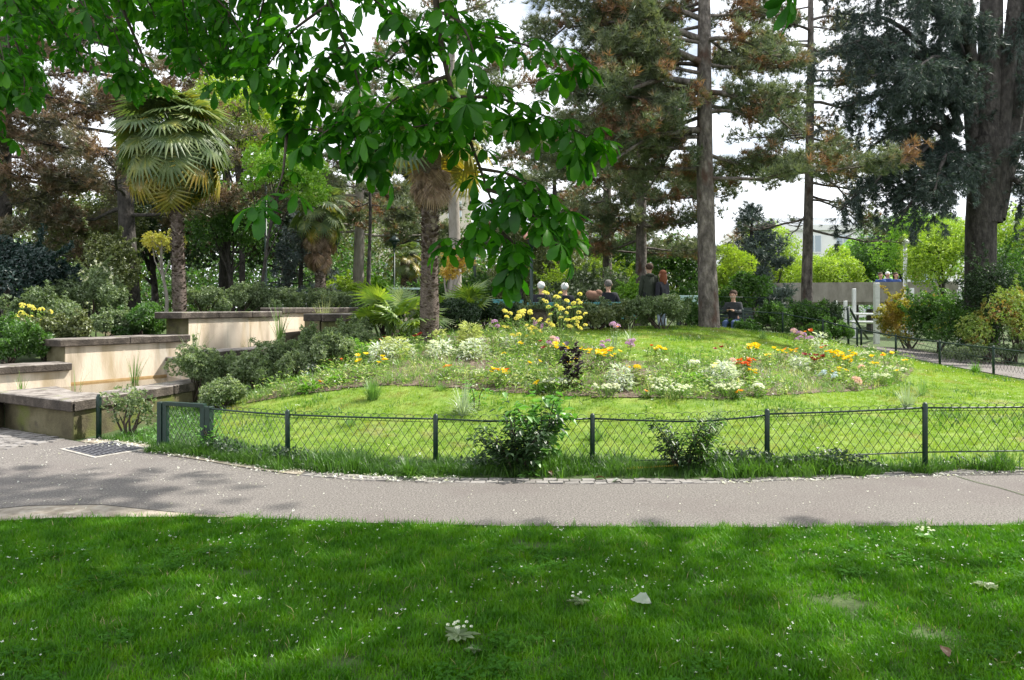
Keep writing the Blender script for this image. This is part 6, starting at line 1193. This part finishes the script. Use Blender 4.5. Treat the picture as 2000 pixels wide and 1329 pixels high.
# ------------------------------------------------------------------ grass clumps, reeds
for i, (lab, px, py, n, ln, wd, m_, sp, dr) in enumerate([
 ('thick bright green grass tuft at the front left of the bed', 728, 784, 260, .36, .009, 'l_strap', .7, .5), ('silvery variegated grass clump just behind the front fence', 905, 812, 130, .50, .012, 'l_strapsilver', 1.1, .9), ('green iris-like tuft on the lawn before the bed', 1297, 692, 60, .30, .014, 'l_strap', 1.0, .9), ('arching pale grass on the lawn under the hedge', 1230, 668, 36, .42, .014, 'l_strapsilver', 1.2, 1.1), ('low green tuft on the lawn right of the thick pine', 1490, 664, 110, .26, .012, 'l_strap', 1.0, .6), ('silvery strap-leaved tuft behind the yellow row', 1460, 690, 50, .28, .012, 'l_strapsilver', 1.0, .8), ('striped pale grass clump at the end of the lawn behind the fence', 1772, 800, 110, .46, .010, 'l_strapsilver', .7, .6), ('tall thin grass clump behind the striped one', 1800, 775, 80, .42, .007, 'l_strap', .8, .6),
 ('silvery grass blades at the violet flower', 1196, 684, 40, .40, .012, 'l_strapsilver', 1.1, .9), ('loose green tuft on the lawn inside the first fence bay', 683, 835, 70, .22, .009, 'l_strap', .9, .6), ('fine grass clump at the front edge of the bed', 860, 765, 120, .16, .007, 'l_strap', .9, .6), ('fern-like green tuft against the far fence', 1905, 730, 160, .34, .012, 'l_fresh', 1.1, .8), ('green weeds against the curved fence', 1700, 690, 120, .30, .012, 'l_strap', 1.1, .7),
 ('dark green daylily clump at the foot of the front fence', 800, 935, 230, .30, .012, 'grass_wild', 1.1, .9), ('arching lily clump at the fence beyond the second-last post', 1950, 915, 160, .30, .012, 'grass_wild', 1.1, .9), ('weedy grass clump by the middle of the front fence', 1165, 862, 90, .28, .009, 'l_strap', 1.0, .7), ('tall wispy grass behind the holly-like bush', 1395, 850, 90, .48, .006, 'l_strapsilver', .8, .5)]):
    strap(lab, G(px, py), n, ln, wd, m_, 600+i, sp, dr)
for i, (lab, x, y, z, n, ln) in enumerate([('green reed clump in the lowest water channel', -6.08, 12.35, .38, 36, .62), ('small reed tuft at the outer end of the channel', -6.95, 10.9, .38, 16, .40), ('single leaning reed at the corner of the cream wall', -6.45, 11.35, .38, 8, .42), ('arching reeds where the first wall meets the second', -5.35, 12.9, .6, 44, .85), ('reeds before the second cream wall', -4.75, 14.0, .64, 30, .5), ('tall reed clump at the edge of the upper basin', -4.75, 15.7, .9, 50, .95), ('dry-tipped reeds in the upper basin', -4.05, 16.6, 1.1, 70, .8), ('yellowish reeds beside the small stone cap', -3.7, 15.4, 1.0, 60, .75)]):
    strap(lab, (x, y, z-.05), n, ln, .012, 'l_strap' if i < 6 else 'l_feather', 640+i, .55, .45, name='reed_clump', cat='reeds', group='reeds in the water basin')
# yellow flowers among the planting behind the basin
for i, (px, py, d) in enumerate([(65, 600, 13.6), (80, 612, 13.4), (45, 628, 13.2)]):
    b = B(px, d); plant(('tall yellow flowers before the dark bush', 'second stand of yellow flowers by the white-flowering shrub', 'yellow flowers over the low leafy planting')[i], b, .75, .3, 'l_bed', 60, .07, .3, [('f_pale', .03, 'ball', 7)], 660+i, cat='flower', tall=True)

# ------------------------------------------------------------------ bushes growing through the front fence
def broad_plant(label, base, h, r_, n, mat, ll, lw, seed, cat='bush', stems=9, name='fence_bush', zmin=.03, top=.0):
    rng = np.random.default_rng(seed); t = thing(name, label, cat, base); ts = []; C_ = []
    for i in range(stems):
        a = rng.uniform(0, 2*pi); q = r_*rng.uniform(.2, 1); e = np.array([cos(a)*q, sin(a)*q*.6, h*rng.uniform(.55, 1)]); m_ = e*.5+np.array([0, 0, .12*h]); ts.append(tube([(cos(a)*.03, sin(a)*.03, -.05), m_, e], [.008, .006, .003], 5)); 
        for u in np.linspace(.2, 1, 9): C_.append((m_*2*u*(1-u)+e*u*u+rng.normal(0, .03, 3), a))
    v, f = cat_mesh(ts); link('stems', mesh('stems', v, f, M['twig'], True), t); idx = rng.integers(0, len(C_), n); p = np.array([C_[i][0] for i in idx])+rng.normal(0, .05, (n, 3)); p[:, 2] = np.maximum(p[:, 2], zmin); a = np.array([C_[i][1] for i in idx])+rng.normal(0, 1.2, n)
    v, f = scatter([leaf_t(1, lw, .12, .35)], basis_y(unit(np.column_stack([np.cos(a), np.sin(a), rng.uniform(-.5, .8, n)]))), ll*rng.uniform(.6, 1.25, n), p, rng); link('foliage', mesh('foliage', v, f, M[mat]), t); return t
fb = G(1015, 930); broad_plant('dark bushy plant growing through the middle of the front fence', fb, .62, .42, 1150, 'dark', .065, .62, 1, stems=13)
broad_plant('fresh jagged-leaved shoots spilling from the dark fence bush', fb+Vector((.12, -.06, 0)), .30, .24, 60, 'l_hosta', .10, .75, 2, 'plant', 6, 'leafy_shoot')
broad_plant('pale broad-leaved plant overtopping the fence behind the dark bush', fb+Vector((.22, .32, .02)), (.72), .40, 260, 'l_hosta', .12, .62, 3, 'plant', 9, 'leafy_plant')
broad_plant('thin upright stem with green tips above the dark fence bush', fb+Vector((-.05, .12, 0)), .82, .10, 60, 'l_hosta', .08, .5, 8, 'plant', 3, 'leafy_plant')
hb = G(1330, 925); broad_plant('holly-like dark bush with reddish stems at the front fence', hb, .52, .40, 800, 'dark', .055, .5, 4, stems=8)
broad_plant('leafy shoots leaning right out of the holly-like bush', hb+Vector((.22, .05, 0)), .50, .22, 260, 'mid', .07, .4, 5, 'plant', 7, 'leafy_shoot')
broad_plant('small weed with round leaves climbing the gate post', G(415, 885), .34, .16, 150, 'l_hosta', .045, .7, 6, 'plant', 7, 'leafy_plant')
broad_plant('tall seedling among the grass behind the first fence bay', G(930, 800), .34, .10, 70, 'l_hosta', .07, .4, 7, 'plant', 4, 'leafy_plant')
# ivy along the fence foot (a mass)
n = 8200; tt = r.uniform(0, cum[-1]-1.5, n); q = along(tt); off = r.normal(-.08, .09, n); yy = q[:, 1]+off; hgt = .08+.08*np.sin(tt*2.3)+.06*np.sin(tt*5.7+1)+.06*(tt > 5.2); k = (yy > BK(q[:, 0])+.11) & (hgt > .02); P = np.column_stack([q[:, 0]+r.normal(0, .02, n), yy, H(q[:, 0], yy)+r.uniform(.01, 1, n)*hgt])[k]; n = len(P)
v, f = scatter([leaf_t(1, .75, .15, .3)], basis(unit(r.normal(0, .6, (n, 3))+[0, -.4, .8]), r), r.uniform(.025, .055, n), P, r); tag(link('ivy', mesh('ivy', v, f, M['dark'])), kind='stuff')
P = in_polys(900, [gp(a, b) for a, b in ((210, 858), (300, 840), (320, 806), (440, 806), (420, 870), (330, 878), (270, 868))], r); P[:, 2] += r.uniform(.01, .08, 900); v, f = scatter([leaf_t(1, .6, .15, .3)], basis(unit(r.normal(0, .6, (900, 3))+[0, -.2, .8]), r), r.uniform(.03, .06, 900), P, r); tag(link('weeds', mesh('weeds', v, f, M['l_hosta'])), kind='stuff')

# ------------------------------------------------------------------ small things lying about
M['dryleaf'] = leafmat('dry_brown_leaf', [(.08, .04, .02), (.14, .08, .04)], .1); M['greyleaf'] = leafmat('silvery_dead_leaf', [(.16, .20, .14), (.26, .31, .24)], .1, gloss=.1)
def curled(name, label, p, s, mat, rot, cat='leaf'):
    v, f = [], []; nu, nv = 9, 5
    for i in range(nu):
        u = i/(nu-1); wd = .42*sin(pi*min(u*1.05, 1))**.7*(1+.12*sin(u*23))
        for j in range(nv): w_ = (j/(nv-1)*2-1); v.append((w_*wd*.9, u-.5, .10*abs(w_)**1.5*wd*3+.10*sin(u*5)+.04*sin(w_*4+u*7)))
    for i in range(nu-1):
        for j in range(nv-1): f.append((i*nv+j, i*nv+j+1, (i+1)*nv+j+1, (i+1)*nv+j))
    return tag(link(name, mesh(name, np.array(v)*s, f, M[mat], True), None, p, rot), label, cat)
curled('fallen_leaf', 'large pale grey curled leaf lying on the near grass', G(1252, 1195)+Vector((0, 0, .055)), .11, 'greyleaf', (.2, -.3, 1.2))
curled('fallen_leaf', 'dry brown leaf on the kerb below the middle fence post', G(1172, 940)+Vector((0, 0, .03)), .09, 'dryleaf', (.2, .3, 1.4)); curled('fallen_leaf', 'reddish brown leaf under the dark fence bush', G(1075, 932)+Vector((0, 0, .04)), .08, 'dryleaf', (.6, .1, .4)); curled('fallen_leaf', 'straw-coloured leaf sliver lying on the kerb by the holly-like bush', G(1205, 946)+Vector((0, 0, .03)), .10, 'greyleaf', (0, .2, 1.8)); curled('fallen_leaf', 'thin brown leaf in the grass near the lower edge', G(1845, 1300)+Vector((0, 0, .06)), .06, 'dryleaf', (.7, 0, .3))
# yellowed fern frond lying from the holly bush
v, f = [], []
for i in range(26):
    u = i/25; c = np.array([u*.5, -.02-.05*u, .05*(1-u)+.02]); 
    for s in (-1, 1): k = len(v); l_ = .07*(1-u*.75); v += [c, c+[.012, 0, 0], c+np.array([.02, s*l_*.9, .03*(s > 0)])]; f.append((k, k+1, k+2))
tag(link('fern_frond', mesh('fern_frond', np.array(v), f, M['golden']), None, hb+Vector((-.05, -.12, .02)), (0, 0, pi-.05)), 'yellowed fern frond trailing from the holly-like bush', 'fern')
def rosette(label, px, py, n, ln, wd, mat, seed, fl=None):
    rng = np.random.default_rng(seed); p = G(px, py); t = thing('weed_rosette', label, 'weed', p); v, f = [], []
    for i in range(n):
        a = i*2.4+rng.uniform(-.2, .2); d = np.array([cos(a), sin(a), 0]); s = np.array([-sin(a), cos(a), 0]); l = ln*rng.uniform(.6, 1.1); k = len(v)
        for j, (u, w_, z) in enumerate(((0, .15, .03), (.35, .8, .07), (.7, 1, .09), (1, .15, .06))): v += [d*l*u-s*wd*w_/2+[0, 0, z*l*7*.15+.04], d*l*u+[0, 0, z*l*7*.15+.032], d*l*u+s*wd*w_/2+[0, 0, z*l*7*.15+.04]]
        for j in range(3):
            for c in range(2): f.append((k+3*j+c, k+3*j+c+1, k+3*j+c+4, k+3*j+c+3))
    link('leaves', mesh('leaves', np.array(v), f, M[mat], True), t)
    if fl:
        for i in range(fl): link('flower', flower_me('f_white', .007, 'ball'), t, (rng.normal(0, .03), rng.normal(0, .02), .075+rng.uniform(0, .02)), None, rng.uniform(.8, 1.2))
rosette('broad-leaved weed rosette with pinkish white flowers in the near grass', 895, 1262, 11, .10, .035, 'greyg', 1, 9)
rosette('small silvery weed in the grass beside the flowering rosette', 925, 1290, 7, .05, .02, 'greyg', 2)
rosette('grey-green weed patch far right in the near grass', 1925, 1160, 12, .07, .03, 'greyg', 3)
rosette('flowering clover patch at the edge of the path', 1805, 1060, 12, .06, .03, 'l_hosta', 4, 14)
rosette('round-leaved weed in the grass left of the pale curled leaf', 1130, 1190, 12, .06, .03, 'greyg', 5, 4)
# fallen petals and daisies
pt = [cup(np.random.default_rng(5), 4, 1, 1.6), cup(np.random.default_rng(6), 3, 1, 1.5)]
def petals(P, s0, s1, name='fallen_petals'):
    n = len(P); v, f = scatter(pt, basis(unit(r.normal(0, .35, (n, 3))+[0, 0, 1]), r), r.uniform(s0, s1, n)*np.where(r.random(n) < .12, 1.6, 1), P, r); tag(link(name, mesh(name, v, f, M['f_white'])), kind='stuff')
P = in_polys(2600, [(-5, 5.8), (-2.5, 2.9), (2.8, 2.9), (5.2, 5.6), (0, 5.55)], r); k = np.sin(P[:, 0]*3.1+P[:, 1]*1.3)+np.sin(P[:, 0]*1.3-P[:, 1]*4.1)+r.normal(0, .9, len(P)) > .35; P = P[k]; P[:, 2] += r.uniform(.03, .06, len(P)); petals(P, .003, .0062)
P = in_polys(1100, [(-6, 6.4), (-2, 5.8), (5.5, 5.7), (6, 7.3), (0, 7.0), (-3, 8.0), (-7.5, 9.5)], r, .018); k = r.random(len(P)) < np.where(P[:, 0] < -1, .65, .3); petals(P[k], .003, .0065)
tt = r.uniform(-5.0, -.5, 900); yy = BK(tt)+r.normal(.05, .10, 900)*np.where(tt < -1.5, 1.2, .7); P = np.column_stack([tt, yy, H(tt, yy)+.035]); petals(P[:420], .006, .011)
P = in_polys(420, LAWN, r, .05); petals(P, .007, .013, 'daisies')
P = in_polys(160, [gp(a, b) for a, b in ((1400, 945), (2000, 925), (2000, 930), (1400, 950))], r, .02); petals(P, .005, .01)
